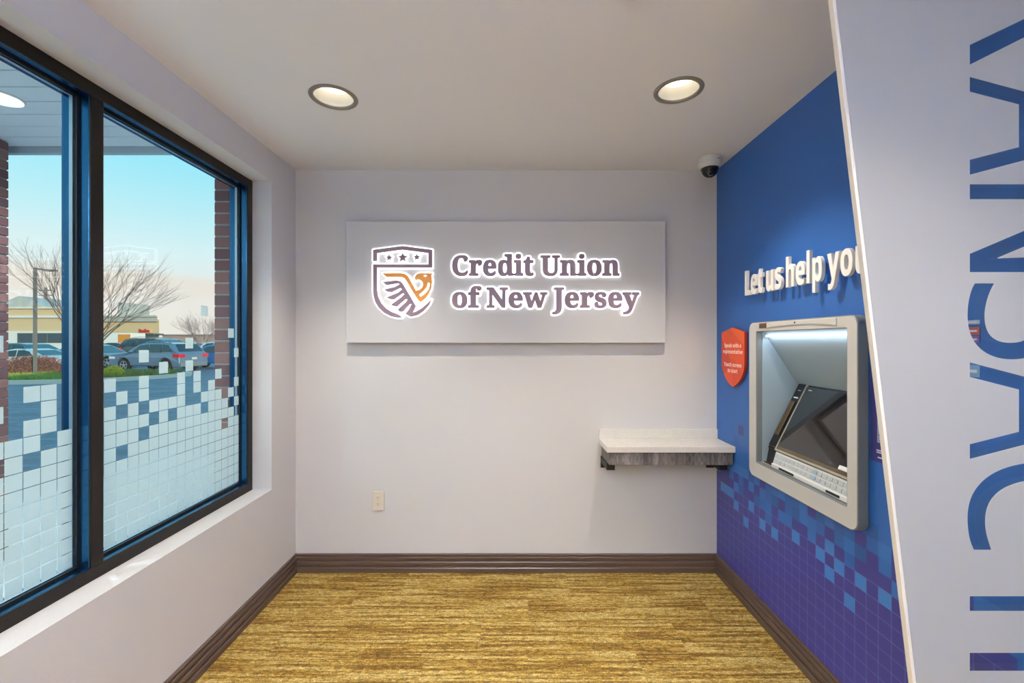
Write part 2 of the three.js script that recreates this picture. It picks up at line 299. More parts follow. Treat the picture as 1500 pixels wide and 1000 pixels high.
{
  const t = thing('security_camera', 'small white dome security camera on the ceiling in the blue wall corner', 'security camera', [1.195, HC, -2.66]);
  mesh('base', new THREE.LatheGeometry([[0, 0], [0.062, 0], [0.064, -0.004], [0.066, -0.04], [0.064, -0.052], [0.056, -0.062], [0.05, -0.064], [0.047, -0.06], [0, -0.06]].map((p) => new THREE.Vector2(...p)), 48), std('#dcdcda', 0.4), t);
  mesh('collar', new THREE.LatheGeometry([[0.046, -0.06], [0.05, -0.062], [0.0495, -0.072], [0.046, -0.074]].map((p) => new THREE.Vector2(...p)), 40), M.black, t);
  const pts = []; for (let i = 0; i <= 12; i++) { const a = i / 12 * Math.PI / 2; pts.push(new THREE.Vector2(0.0465 * Math.cos(a), -0.07 - 0.048 * Math.sin(a))); }
  const dome = mesh('dome', new THREE.LatheGeometry(pts, 36), new THREE.MeshPhysicalMaterial({ color: '#2a2c34', roughness: 0.04, transmission: 0.8, thickness: 0, ior: 1.6 }), t);
  const eye = mesh('lens_module', join([new THREE.SphereGeometry(0.032, 24, 16).translate(0, -0.072, 0), new THREE.CylinderGeometry(0.016, 0.016, 0.02, 20).rotateX(-0.9).translate(-0.004, -0.095, 0.02)]), std('#17181c', 0.35), t);
  mesh('lens_ring', new THREE.TorusGeometry(0.0155, 0.003, 8, 20).rotateX(0.67).translate(-0.005, -0.1015, 0.028), std('#9a9ca0', 0.3, 0.6), eye);
  mesh('maker_mark', rspan(0.012, 0.028, -0.028, -0.022, 0.0605, 0.0625, 0.0004), std('#6c6c6e', 0.5), t);
  const d = thing('smoke_detector', 'round off-white detector cover on the ceiling at the top edge', 'smoke detector', [0.385, HC, -1.375]);
  mesh('cover', new THREE.LatheGeometry([[0, -0.014], [0.03, -0.014], [0.045, -0.011], [0.048, -0.005], [0.048, 0]].map((p) => new THREE.Vector2(...p)), 40), M.white, d);
  mesh('ring', new THREE.TorusGeometry(0.05, 0.003, 8, 40).rotateX(Math.PI / 2).translate(0, -0.002, 0), std('#bdb7ae', 0.5), d);
}

/* ------------------------------------------------------------------ outlines grown from a raster (letter faces and the acrylic behind them) */
function edt(mask, w, h) {                                           // distance to the nearest true cell
  const INF = 1e9, f = new Float64Array(w * h).fill(INF); for (let i = 0; i < w * h; i++) if (mask[i]) f[i] = 0;
  const n = Math.max(w, h), v = new Int32Array(n), z = new Float64Array(n + 1), g = new Float64Array(n), o = new Float64Array(n);
  const pass = (len) => {
    let k = 0; v[0] = 0; z[0] = -INF; z[1] = INF;
    for (let q = 1; q < len; q++) {
      let s = (g[q] + q * q - g[v[k]] - v[k] * v[k]) / (2 * q - 2 * v[k]);
      while (s <= z[k]) { k--; s = (g[q] + q * q - g[v[k]] - v[k] * v[k]) / (2 * q - 2 * v[k]); }
      k++; v[k] = q; z[k] = s; z[k + 1] = INF;
    }
    for (let q = 0, j = 0; q < len; q++) { while (z[j + 1] < q) j++; o[q] = (q - v[j]) ** 2 + g[v[j]]; }
  };
  for (let x = 0; x < w; x++) { for (let y = 0; y < h; y++) g[y] = f[y * w + x]; pass(h); for (let y = 0; y < h; y++) f[y * w + x] = o[y]; }
  for (let y = 0; y < h; y++) { for (let x = 0; x < w; x++) g[x] = f[y * w + x]; pass(w); for (let x = 0; x < w; x++) f[y * w + x] = o[x]; }
  return f.map(Math.sqrt);
}
function contours(field, w, h, iso) {                                // loops of field = iso with the low side inside
  const next = new Map(), pt = new Map();
  const key = (x, y, e) => (y * w + x) * 2 + e;                       // e 0: edge to x+1, e 1: edge to y+1
  const point = (x, y, e) => { const k = key(x, y, e); if (!pt.has(k)) { const a = field[y * w + x], b = e ? field[(y + 1) * w + x] : field[y * w + x + 1], t = (iso - a) / (b - a); pt.set(k, e ? [x, y + t] : [x + t, y]); } return k; };
  for (let y = 0; y < h - 1; y++) for (let x = 0; x < w - 1; x++) {
    const a = field[y * w + x] < iso, b = field[y * w + x + 1] < iso, c = field[(y + 1) * w + x + 1] < iso, d = field[(y + 1) * w + x] < iso;
    const code = (a ? 1 : 0) | (b ? 2 : 0) | (c ? 4 : 0) | (d ? 8 : 0); if (!code || code === 15) continue;
    const T = () => point(x, y, 0), R = () => point(x + 1, y, 1), B = () => point(x, y + 1, 0), L = () => point(x, y, 1), link = (p, q) => next.set(p, q);
    const table = { 1: [[T, L]], 2: [[R, T]], 3: [[R, L]], 4: [[B, R]], 5: [[T, L], [B, R]], 6: [[B, T]], 7: [[B, L]], 8: [[L, B]], 9: [[T, B]], 10: [[R, T], [L, B]], 11: [[R, B]], 12: [[L, R]], 13: [[T, R]], 14: [[L, T]] };
    for (const [p, q] of table[code]) link(p(), q());
  }
  const loops = [];
  while (next.size) {
    const first = next.keys().next().value; let k = first; const loop = [];
    do { loop.push(pt.get(k)); const n = next.get(k); next.delete(k); k = n; } while (k !== undefined && k !== first);
    if (loop.length > 8) loops.push(loop);
  }
  return loops;
}
function simplify(loop, tol) {
  const dp = (a, b) => {
    const [x0, y0] = loop[a], [x1, y1] = loop[b % loop.length], L = Math.hypot(x1 - x0, y1 - y0) || 1e-9; let m = 0, at = -1;
    for (let i = a + 1; i < b; i++) { const [x, y] = loop[i], d = L > 1e-6 ? Math.abs((x1 - x0) * (y0 - y) - (x0 - x) * (y1 - y0)) / L : Math.hypot(x - x0, y - y0); if (d > m) { m = d; at = i; } }
    return m > tol ? [...dp(a, at), ...dp(at, b)] : [loop[a]];
  };
  const half = loop.length >> 1; return [...dp(0, half), ...dp(half, loop.length)];
}
function shapesOf(loops, map, tol = 0.35) {
  const area = (l) => l.reduce((s, [x, y], i) => { const [u, v] = l[(i + 1) % l.length]; return s + x * v - u * y; }, 0) / 2;
  const ls = loops.map((l) => simplify(l, tol)).filter((l) => l.length > 2 && Math.abs(area(l)) > 6), outerSign = Math.sign(ls.reduce((m, l) => (Math.abs(area(l)) > Math.abs(m) ? area(l) : m), 0));
  const inside = ([x, y], l) => { let r = false; for (let i = 0, j = l.length - 1; i < l.length; j = i++) if ((l[i][1] > y) !== (l[j][1] > y) && x < (l[j][0] - l[i][0]) * (y - l[i][1]) / (l[j][1] - l[i][1]) + l[i][0]) r = !r; return r; };
  const outs = ls.filter((l) => Math.sign(area(l)) === outerSign).map((l) => ({ l, s: poly(l.map(map)) }));
  for (const l of ls.filter((q) => Math.sign(area(q)) !== outerSign)) { const o = outs.find((q) => inside(l[0], q.l)); if (o) o.s.holes.push(hole(l.map(map))); }
  return outs.map((o) => o.s);
}

/* ------------------------------------------------------------------ the illuminated sign on the back wall */
{
  const ZP = ZB + 0.062, K = 2.765 / F;                               // front of the panel; metres per photo pixel at the letters
  const X = (px) => (px - 750) * K, Y = (py) => EYE - (py - 500) * K;
  const kp = -ZP / F;
  const t = thing('wall_sign', 'wide pale grey sign with glowing purple shield emblem and lettering on back wall', 'sign', [0, 0, 0]);
  mesh('panel', rspan((507 - 750) * kp, (975 - 750) * kp, EYE - 2 * kp, EYE + 176 * kp, ZB + 0.022, ZP, 0.003), std('#d9d8d8', 0.55), t);
  mesh('mounting_rail', join([span(-0.9, 0.82, EYE + 0.1, EYE + 0.16, ZB, ZB + 0.022), span(-0.9, 0.82, EYE + 0.58, EYE + 0.64, ZB, ZB + 0.022)]), std('#9a9a9a', 0.5, 0.5), t);
  const purple = std('#a08a9a', 0.5), orange = std('#ffae58', 0.5), halo = glow('#fdfdff', 1.1);
  const T0 = 0.012, T1 = 0.02, GROW = 0.0095;
  const layer = (name, shapes, z0, z1, mat, parent) => mesh(name, extrude(shapes, z1 - z0, 0).translate(0, 0, z0), mat, parent);
  const letter = (ch, x0, width, base, px, sx) => {
    const c = document.createElement('canvas'); c.width = Math.ceil(px * 1.5 * sx + 120); c.height = Math.ceil(px * 1.7 + 120);
    const g = c.getContext('2d'); g.fillStyle = '#fff'; g.font = `bold ${px}px serif`; g.translate(60, px * 1.1 + 60); g.scale(sx, 1); g.fillText(ch, 0, 0);
    const d = g.getImageData(0, 0, c.width, c.height).data, w = c.width, h = c.height, m = new Uint8Array(w * h), n = new Uint8Array(w * h);
    for (let i = 0; i < w * h; i++) { m[i] = d[i * 4 + 3] > 127 ? 1 : 0; n[i] = 1 - m[i]; }
    const out = edt(m, w, h), inn = edt(n, w, h), sd = out.map((v, i) => (m[i] ? 0.5 - inn[i] : v - 0.5));
    return { sd, w, h };
  };
  const line = (text, left, right, base, cap) => {
    const px = 190, mpp = cap * K / (px * 0.714);                      // raster pixels of 1 em; metres per raster pixel
    const m = document.createElement('canvas').getContext('2d'); m.font = `bold ${px}px serif`;
    const total = m.measureText(text).width, sx = ((right - left) * K / mpp) / total;
    for (let i = 0; i < text.length; i++) {
      if (text[i] === ' ') continue;
      const at = m.measureText(text.slice(0, i)).width * sx, { sd, w, h } = letter(text[i], 0, 0, 0, px, sx), y0 = px * 1.1 + 60;
      const map = ([x, y]) => [X(left) + (at + x - 60) * mpp, Y(base) - (y - y0) * mpp];
      const face = layer('letter', shapesOf(contours(sd, w, h, 4.2), map), ZP + T0, ZP + T1, purple, t);
      layer('lit_backer', shapesOf(contours(sd, w, h, 4.2 + GROW / mpp), map, 0.8), ZP, ZP + T0, halo, face);
    }
  };
  line('Credit Union', 661, 908, 403, 28.5);
  line('of New Jersey', 661, 936, 450, 28.5);
  // emblem, traced at 7.5 units per photo pixel from (520, 350)
  const P = ([x, y]) => [X(520 + x / 7.5), Y(350 + y / 7.5)];
  const shield = [[197, 240], [197, 117], [520, 75], [847, 117], [847, 312], [240, 312], [240, 560], [252, 632], [288, 705], [345, 765], [400, 798], [470, 825], [500, 842], [515, 863], [450, 862], [390, 847], [320, 812], [260, 755], [220, 690], [203, 620], [197, 550], [197, 278], [805, 278], [805, 152], [520, 115], [240, 152], [240, 240]];
  const eagle = [[300, 375], [508, 374], [546, 382], [575, 402], [594, 428], [668, 567], [702, 560], [735, 535], [748, 500], [740, 470], [715, 448], [690, 443], [665, 453], [656, 430], [661, 408], [680, 386], [706, 375], [848, 375], [838, 400], [846, 470], [836, 540], [802, 615], [762, 660], [718, 692], [690, 665], [640, 590], [562, 458], [545, 432], [512, 416], [345, 416]];
  const eyeHole = [[750, 402], [775, 389], [790, 405], [770, 416]], streakHole = [[800, 475], [824, 486], [815, 540], [780, 590], [720, 636], [703, 610], [750, 570], [785, 530]];
  const wing = [[300, 470], [450, 454], [497, 462], [525, 492], [668, 735], [648, 780], [632, 806], [665, 798], [730, 760], [790, 710], [840, 662], [815, 720], [755, 790], [690, 835], [610, 854], [552, 822], [590, 775], [622, 714], [602, 712], [527, 796], [490, 797], [468, 776], [560, 690], [580, 660], [552, 660], [460, 741], [430, 738], [393, 722], [505, 640], [545, 602], [520, 596], [425, 665], [385, 660], [342, 640], [470, 590], [517, 552], [496, 536], [400, 583], [355, 578], [315, 553], [440, 525], [488, 497], [478, 484], [345, 506]];
  const star = (x, y, r) => Array.from({ length: 10 }, (_, i) => { const a = -Math.PI / 2 + i * Math.PI / 5, q = i % 2 ? r * 0.46 : r; return [x + q * Math.cos(a), y + q * Math.sin(a)]; });
  const stars = [star(373, 203, 37), star(523, 202, 55), star(678, 198, 38)];
  const c = document.createElement('canvas'); c.width = 1040; c.height = 1000; const g = c.getContext('2d'); g.fillStyle = '#fff';
  for (const p of [shield, eagle, wing, ...stars]) { g.beginPath(); p.forEach(([x, y], i) => (i ? g.lineTo(x, y) : g.moveTo(x, y))); g.fill(); }
  const d = g.getImageData(0, 0, 1040, 1000).data, m = new Uint8Array(1040 * 1000); for (let i = 0; i < m.length; i++) m[i] = d[i * 4 + 3] > 127 ? 1 : 0;
  const frame = layer('shield_outline', [poly(shield.map(P))], ZP + T0, ZP + T1, purple, t);
  layer('lit_backer', shapesOf(contours(edt(m, 1040, 1000), 1040, 1000, 15), P, 0.8), ZP, ZP + T0, halo, frame);
  const e = poly(eagle.map(P)); e.holes.push(hole(eyeHole.map(P)), hole(streakHole.map(P)));
  layer('eagle_head', [e], ZP + T0, ZP + T1, orange, t).userData.label = 'orange eagle head and wing edge';
  layer('eagle_wing', [poly(wing.map(P))], ZP + T0, ZP + T1, purple, t);
  for (const s of stars) layer('star', [poly(s.map(P))], ZP + T0, ZP + T1, purple, t);
}

/* ------------------------------------------------------------------ outlet on the back wall */
{
  const K = -ZB / F, t = thing('wall_outlet', 'white duplex power outlet low on the back wall', 'outlet', [(554.5 - 750) * K, EYE - (733 - 500) * K, ZB]);
  mesh('cover_plate', rbox(0.078, 0.123, 0.008, 0.003, 0, 0, 0.004), std('#e6dccb', 0.45), t);
  const slotMat = std('#3a322b', 0.7);
  for (const y of [0.021, -0.021]) {
    const r = mesh('receptacle', extrude(roundRect(-0.017, 0.017, y - 0.0145, y + 0.0145, 0.009), 0.0035, 0.0008).translate(0, 0, 0.0075), std('#e9e0d0', 0.4), t);
    mesh('slot', join([box(0.0026, 0.008, 0.001, -0.0065, y + 0.004, 0.0112), box(0.0026, 0.0065, 0.001, 0.0065, y + 0.004, 0.0112), new THREE.CylinderGeometry(0.0026, 0.0026, 0.001, 12).rotateX(Math.PI / 2).translate(0, y - 0.0065, 0.0112)]), slotMat, r);
  }
  mesh('screw', new THREE.CylinderGeometry(0.0028, 0.0028, 0.0016, 12).rotateX(Math.PI / 2).translate(0, 0, 0.0085), std('#cfc6b6', 0.4, 0.3), t);
}

/* ------------------------------------------------------------------ writing shelf */
{
  const t = thing('writing_shelf', 'white speckled stone writing shelf with grey wood apron below the sign', 'shelf', [0, 0, 0]);
  const quartz = dataTex(512, 256, (x, y) => { const n = vnoise(x / 4, y / 4, 128, 64, 31), m = vnoise(x / 16, y / 16, 32, 16, 32), s = vnoise(x / 2, y / 2, 256, 128, 33); const k = 1 - 0.04 * m - (n > 0.8 ? 0.06 : 0) - (s > 0.9 ? 0.09 : 0) + (s < 0.1 ? 0.03 : 0); return [242 * k, 237 * k, 228 * k]; });
  quartz.repeat.set(4, 1);
  const stone = std('#ffffff', 0.3, 0, { map: quartz });
  const grain = dataTex(512, 128, (x, y) => { const a = vnoise(x / 5, y / 60, 102, 2, 41), b = vnoise(x / 24, y / 120, 21, 1, 42), c = vnoise(x / 1.6, y / 18, 320, 7, 43); const k = 0.62 + 0.3 * a + 0.34 * (b - 0.5) + 0.18 * (c - 0.5); return [152 * k, 142 * k, 136 * k]; });
  const wood = std('#ffffff', 0.55, 0, { map: grain });
  const x0 = -0.0, L = 0.562, TOP = 0.862;
  mesh('countertop', rspan(L, XR - 0.001, TOP - 0.035, TOP, ZB, -2.604, 0.003), stone, t);
  mesh('backsplash', rspan(L, XR - 0.001, TOP, TOP + 0.058, ZB, ZB + 0.016, 0.002), stone, t);
  mesh('apron', rspan(L + 0.016, XR - 0.008, TOP - 0.113, TOP - 0.035, ZB + 0.001, -2.622, 0.0015), wood, t);
  for (const x of [0.572, 1.252]) mesh('bracket', join([rspan(x, x + 0.05, TOP - 0.155, TOP - 0.113, ZB + 0.001, -2.66, 0.003), rspan(x, x + 0.05, TOP - 0.19, TOP - 0.15, ZB + 0.001, ZB + 0.012, 0.003)]), std('#1d1512', 0.5, 0.2), t);
}

/* ------------------------------------------------------------------ lettering on the blue wall */
const sansBold = await new FontLoader().loadAsync('fonts/droid/droid_sans_bold.typeface.json');
const sansRegular = await new FontLoader().loadAsync('fonts/droid/droid_sans_regular.typeface.json');
const bounds = (shapes) => { const b = new THREE.Box2(); for (const s of shapes) for (const p of s.getPoints(6)) b.expandByPoint(p); return b; };
{
  const t = thing('wall_lettering', 'white raised letters reading Let us help you on the blue wall', 'lettering', [0, 0, 0]);
  const em = 0.0957 / 0.714, face = 1.289, mat = std('#f4f3ef', 0.45), pin = std('#c9c9c9', 0.4, 0.5);
  const words = [['Let', 0, 0.166], ['us', 0.203, 0.125], ['help', 0.365, 0.24], ['you', 0.637, 0.206]];
  for (const [w, at, width] of words) {
    const all = sansBold.generateShapes(w, em); const wb = bounds(all), k = width / (wb.max.x - wb.min.x);
    let pen = 0;
    for (const ch of w) {
      const shapes = sansBold.generateShapes(ch, em), adv = sansBold.data.glyphs[ch].ha * em / sansBold.data.resolution;
      const g = new THREE.ExtrudeGeometry(shapes, { depth: 0.014, bevelEnabled: true, bevelSize: 0.0012, bevelThickness: 0.001, bevelSegments: 1, curveSegments: 8 });
      g.translate(pen - wb.min.x, 0, 0).scale(k, 1, 1);
      // reading direction runs towards the viewer (+z), the front faces the room (-x)
      g.applyMatrix4(new THREE.Matrix4().makeBasis(new THREE.Vector3(0, 0, 1), new THREE.Vector3(0, 1, 0), new THREE.Vector3(-1, 0, 0)).setPosition(face + 0.015, EYE + 0.2545, -2.438 + at));
      const m = mesh('letter', g, mat, t); void m;
      pen += adv;
    }
  }
}

/* ------------------------------------------------------------------ orange shield sign */
{
  const t = thing('shield_sign', 'orange shield-shaped sign beside the cash machine on the blue wall', 'sign', [0, 0, 0]);
  const z0 = -2.735, w = 0.268, yT = EYE + 0.083, yB = EYE - 0.268;
  const s = new THREE.Shape(); s.moveTo(0, yT - 0.03); s.lineTo(w / 2, yT); s.lineTo(w, yT - 0.03); s.lineTo(w, yB + 0.15); s.bezierCurveTo(w, yB + 0.07, w * 0.75, yB + 0.02, w / 2, yB); s.bezierCurveTo(w * 0.25, yB + 0.02, 0, yB + 0.07, 0, yB + 0.15); s.closePath();
  const art = canvasTex(512, 672, (c, W, H) => {
    c.fillStyle = '#e8552a'; c.fillRect(0, 0, W, H);
    c.fillStyle = '#d2462f'; c.beginPath(); c.moveTo(0, H * 0.18); c.lineTo(W * 0.5, H * 0.62); c.lineTo(0, H * 0.86); c.fill();
    c.fillStyle = '#e04d28'; c.beginPath(); c.moveTo(W * 0.5, H * 0.5); c.lineTo(W, H * 0.8); c.lineTo(W * 0.5, H); c.fill();
    c.fillStyle = '#f0672f'; c.beginPath(); c.moveTo(W * 0.3, 0); c.lineTo(W, 0); c.lineTo(W, H * 0.3); c.fill();
    c.fillStyle = '#fff4ea'; c.textAlign = 'center';
    const text = (s, y, px) => { c.font = `bold ${px}px sans-serif`; c.fillText(s, W / 2, y); };
    text('Speak with a', H * 0.335, 62); text('representative', H * 0.44, 62); text('Touch screen', H * 0.66, 62); text('to start', H * 0.76, 62);
  });
  art.wrapS = art.wrapT = THREE.ClampToEdgeWrapping; art.repeat.set(1 / w, 1 / (yT - yB)); art.offset.set(0, -yB / (yT - yB));
  const print = std('#ffffff', 0.4, 0, { map: art }), put = (g) => g.applyMatrix4(new THREE.Matrix4().makeBasis(new THREE.Vector3(0, 0, 1), new THREE.Vector3(0, 1, 0), new THREE.Vector3(-1, 0, 0)).setPosition(1.318, 0, z0));
  mesh('board', put(new THREE.ExtrudeGeometry(s, { depth: 0.016, bevelEnabled: false, curveSegments: 16 })), [print, std('#a5321c', 0.5)], t);
  mesh('stand_off', put(join([box(0.03, 0.03, 0.012, w / 2, yT - 0.08, -0.006), box(0.03, 0.03, 0.012, w / 2, yB + 0.09, -0.006)])), std('#333a55', 0.5), t);
}

/* ------------------------------------------------------------------ cash machine */
{
  const t = thing('cash_machine', 'silver wall-mounted cash machine with a tilted black screen in the blue wall', 'cash machine', [0, 0, 0]);
  const XF = 1.28, OZ0 = -2.379, OZ1 = -1.63, OY0 = 0.772, OY1 = 1.586;
  const s = roundRect(-OZ1, -OZ0, OY0, OY1, 0.04); s.holes.push(roundRect(-AZ1, -AZ0, AY0, AY1, 0.004, THREE.Path));
  mesh('surround', alongX(new THREE.ExtrudeGeometry(s, { depth: XR - XF - 0.01, bevelEnabled: true, bevelSize: 0.004, bevelThickness: 0.004, bevelOffset: -0.004, bevelSegments: 3, curveSegments: 10 }), XF + 0.004), [M.silver, std('#84898a', 0.45, 0.2)], t);
  // header plate along the top edge
  const hp = new THREE.Shape(); hp.moveTo(1.735, 1.578); hp.lineTo(2.17, 1.578); hp.bezierCurveTo(2.2, 1.578, 2.21, 1.565, 2.205, 1.549); hp.bezierCurveTo(2.19, 1.556, 2.06, 1.561, 1.95, 1.562); hp.bezierCurveTo(1.86, 1.561, 1.79, 1.556, 1.735, 1.548); hp.closePath();
  const head = mesh('header_plate', alongX(extrude(hp, 0.008, 0.0015), XF - 0.005), std('#d7d6d0', 0.35, 0.1), t);
  mesh('camera_eye', new THREE.CylinderGeometry(0.004, 0.004, 0.003, 16).rotateZ(Math.PI / 2).translate(XF - 0.0055, 1.571, -1.985), M.black, head);
  mesh('sensor_window', rspan(XF - 0.004, XF + 0.002, 1.553, 1.578, -2.275, -2.215, 0.0015), std('#6d4f3c', 0.25), t);
  // niche
  mesh('side_panel', join([span(XF + 0.03, 1.75, AY0, AY1, AZ0 - 0.004, AZ0 + 0.004)]), M.liner, t);
  mesh('side_panel', join([span(XF + 0.03, 1.75, AY0, AY1, AZ1 - 0.004, AZ1 + 0.004)]), M.liner, t);
  const bp = poly([[XF + 0.03, 1.535], [XF + 0.045, 1.522], [1.492, 1.262], [1.50, 1.24], [1.52, 1.24], [1.52, 1.275], [1.335, 1.54], [XF + 0.03, 1.54]]);
  const zx = (g, z0) => g.translate(0, 0, z0);                          // shape in (x, y), extruded along +z
  mesh('back_panel', zx(extrude(bp, AZ1 - AZ0 - 0.008), AZ0 + 0.004), M.liner, t);
  mesh('ledge', zx(extrude(poly([[XF + 0.03, 0.835], [1.42, 0.835], [1.42, 0.862], [XF + 0.03, 0.856]]), AZ1 - AZ0 - 0.008), AZ0 + 0.004), std('#d9d7cf', 0.4), t);
  mesh('casing', join([span(1.70, 1.75, 0.83, 1.56, AZ0 - 0.03, AZ1 + 0.03), span(1.33, 1.75, 0.80, 0.835, AZ0 - 0.03, AZ1 + 0.03), span(1.445, 1.75, 1.54, 1.57, AZ0 - 0.03, AZ1 + 0.03)]), M.darkSilver, t);
  const strip = mesh('light_strip', rspan(XF + 0.034, XF + 0.05, 1.508, 1.518, -2.285, -1.70, 0.003), glow('#eef6ff', 2.2), t); void strip;
  const al = new THREE.RectAreaLight('#eaf4ff', 10, 0.58, 0.02); al.position.set(XF + 0.042, 1.506, -1.995); al.lookAt(1.40, 1.0, -1.995); scene.add(al);
  // tilted screen module: local u runs up the slope, n out of it
  const B = new THREE.Vector3(1.325, 0.942, 0), Tt = new THREE.Vector3(1.487, 1.268, 0), u = Tt.clone().sub(B), SL = u.length(); u.normalize();
  const n = new THREE.Vector3(-u.y, u.x, 0);
  const tilt = (g) => g.applyMatrix4(new THREE.Matrix4().makeBasis(new THREE.Vector3(0, 0, 1), u, n).setPosition(B));   // local (z, up the slope, out)
  const lb = (z0, z1, a, b, p, q, r) => tilt(r ? rspan(z0, z1, a, b, p, q, r) : span(z0, z1, a, b, p, q));
  mesh('screen_housing', lb(-2.285, -1.70, -0.004, SL, -0.07, -0.004, 0.004), M.black, t);
  mesh('screen', lb(-2.208, -1.715, 0.012, SL - 0.012, -0.004, 0.003, 0.002), M.gloss, t);
  mesh('screen_edge', join([lb(-2.214, -2.209, 0, SL, -0.004, 0.006, 0.001), lb(-2.214, -1.70, -0.004, 0.006, -0.03, 0.006, 0.002)]), std('#c3bda8', 0.3, 0.5), t);
  mesh('bottom_bezel', lb(-2.208, -1.70, 0.007, 0.022, -0.004, 0.004, 0.001), std('#6c614c', 0.35, 0.3), t);
  const fr = mesh('side_bezel', lb(-2.283, -2.216, 0.01, SL, -0.06, 0.002, 0.006), std('#16181d', 0.3), t);
  mesh('handset_cradle', lb(-2.268, -2.232, 0.07, SL - 0.1, 0.002, 0.012, 0.005), std('#584a34', 0.35, 0.4), fr);
  mesh('status_mark', join([lb(-2.265, -2.232, SL - 0.082, SL - 0.075, 0.002, 0.003), lb(-2.26, -2.238, SL - 0.04, SL - 0.036, 0.002, 0.003)]), std('#d5d8dc', 0.5), fr);
  mesh('screen_mark', lb(-2.185, -2.16, SL - 0.032, SL - 0.026, 0.003, 0.0035), std('#c8ccd2', 0.5), t);
  mesh('lower_cheek', zx(extrude(poly([[1.318, 0.862], [1.40, 0.862], [1.40, 0.96], [1.335, 0.948]]), 0.066), -2.283), std('#15161a', 0.4), t);
  const slot = mesh('receipt_slot', lb(-1.79, -1.71, 0.03, 0.11, 0.003, 0.008, 0.002), M.black, t);
  mesh('receipt_lip', lb(-1.785, -1.715, 0.022, 0.04, 0.006, 0.018, 0.002), M.white, slot);
  // strip of keys and the slots under the screen
  const pad = mesh('key_strip', zx(extrude(poly([[1.305, 0.876], [1.36, 0.876], [1.375, 0.934], [1.322, 0.934]]), 0.50, 0.002), -2.205), std('#dfe2e2', 0.3), t);
  const keyMat = std('#c3c9cb', 0.35), q = new THREE.Vector3(1.322 - 1.305, 0.934 - 0.876, 0).normalize(), qn = new THREE.Vector3(-q.y, q.x, 0), kb = new THREE.Matrix4().makeBasis(new THREE.Vector3(0, 0, 1), q, qn).setPosition(1.305, 0.876, 0);
  const keyGeo = rbox(0.024, 0.018, 0.005, 0.0015);
  for (let i = 0; i < 16; i++) for (let j = 0; j < 2; j++) { const k = mesh('key', keyGeo.clone().translate(-2.185 + i * 0.0305, 0.017 + j * 0.026, 0.0015).applyMatrix4(kb), i === 9 ? std('#9fb6c8', 0.35) : keyMat, pad); void k; }
  const bar = mesh('slot_bar', rspan(1.298, 1.34, 0.857, 0.878, -2.205, -1.705, 0.003), std('#f3f2ee', 0.35), t);
  for (const [a, b] of [[-2.14, -2.03], [-1.82, -1.745]]) mesh('card_slot', rspan(1.2955, 1.30, 0.863, 0.873, a, b, 0.001), M.black, bar);
  mesh('scanner_window', rspan(XF + 0.032, 1.318, 0.857, 0.865, -2.295, -2.225, 0.002), std('#5b4327', 0.25), t);
}

/* ------------------------------------------------------------------ poster and stickers on the blue wall beyond the cash machine */
{
  const art = canvasTex(256, 512, (c, W, H) => {
    c.fillStyle = '#3c3a80'; c.fillRect(0, 0, W, H);
    c.fillStyle = '#3fb4dd'; c.beginPath(); c.arc(W * 0.2, H * 0.05, 26, 0, 7); c.fill();
    c.fillStyle = '#d9dcec'; const r = rng(77);
    for (const [x, y, w, h] of [[40, 190, 60, 10], [34, 205, 40, 8], [36, 240, 90, 12], [36, 258, 70, 10]]) c.fillRect(x, y, w, h);
    for (let y = 290; y < 420; y += 6.5) { let x = 34; while (x < 215) { const w = 6 + r() * 18; c.fillRect(x, y, w, 3.4); x += w + 4; } }
    for (const [x, y, w, h] of [[60, 428, 60, 9], [30, 452, 120, 6], [30, 462, 150, 6], [36, 486, 90, 6], [60, 496, 70, 5]]) c.fillRect(x, y, w, h);
  });
  const t = thing('wall_poster', 'purple printed notice beside the cash machine, mostly behind the frosted glass', 'poster', [0, 0, 0]);
  const g = span(XR - 0.003, XR, EYE - 0.435, EYE - 0.05, -1.622, -1.40), uv = g.attributes.uv, p = g.attributes.position;
  for (let i = 0; i < p.count; i++) uv.setXY(i, (p.getZ(i) + 1.622) / 0.222, (p.getY(i) - EYE + 0.435) / 0.385);
  mesh('sheet', g, std('#ffffff', 0.5, 0, { map: art }), t);
  const stickers = [['#c6cbe0', 0.055, 0.012, 'thin pale sticker seen through the S of the glass lettering'], ['#c4553a', 0.030, 0.022, 'red and orange round-cornered sticker seen through the S'], ['#8d5fa8', 0.006, 0.02, 'purple sticker with white lines seen through the S'], ['#8fb4d8', -0.085, 0.034, 'pale blue ring sticker seen through the second A']];
  for (const [color, y, h, label] of stickers) {
    const st = mesh('network_sticker', rspan(XR - 0.002, XR + 0.0005, EYE + y - h / 2, EYE + y + h / 2, -1.285, -1.245, 0.0008), std(color, 0.5)); tag(st, label, 'sticker');
    mesh('print', join([span(XR - 0.0025, XR - 0.0018, EYE + y - h * 0.12, EYE + y + h * 0.12, -1.278, -1.252)]), std('#eef0f4', 0.5), st);
  }
}

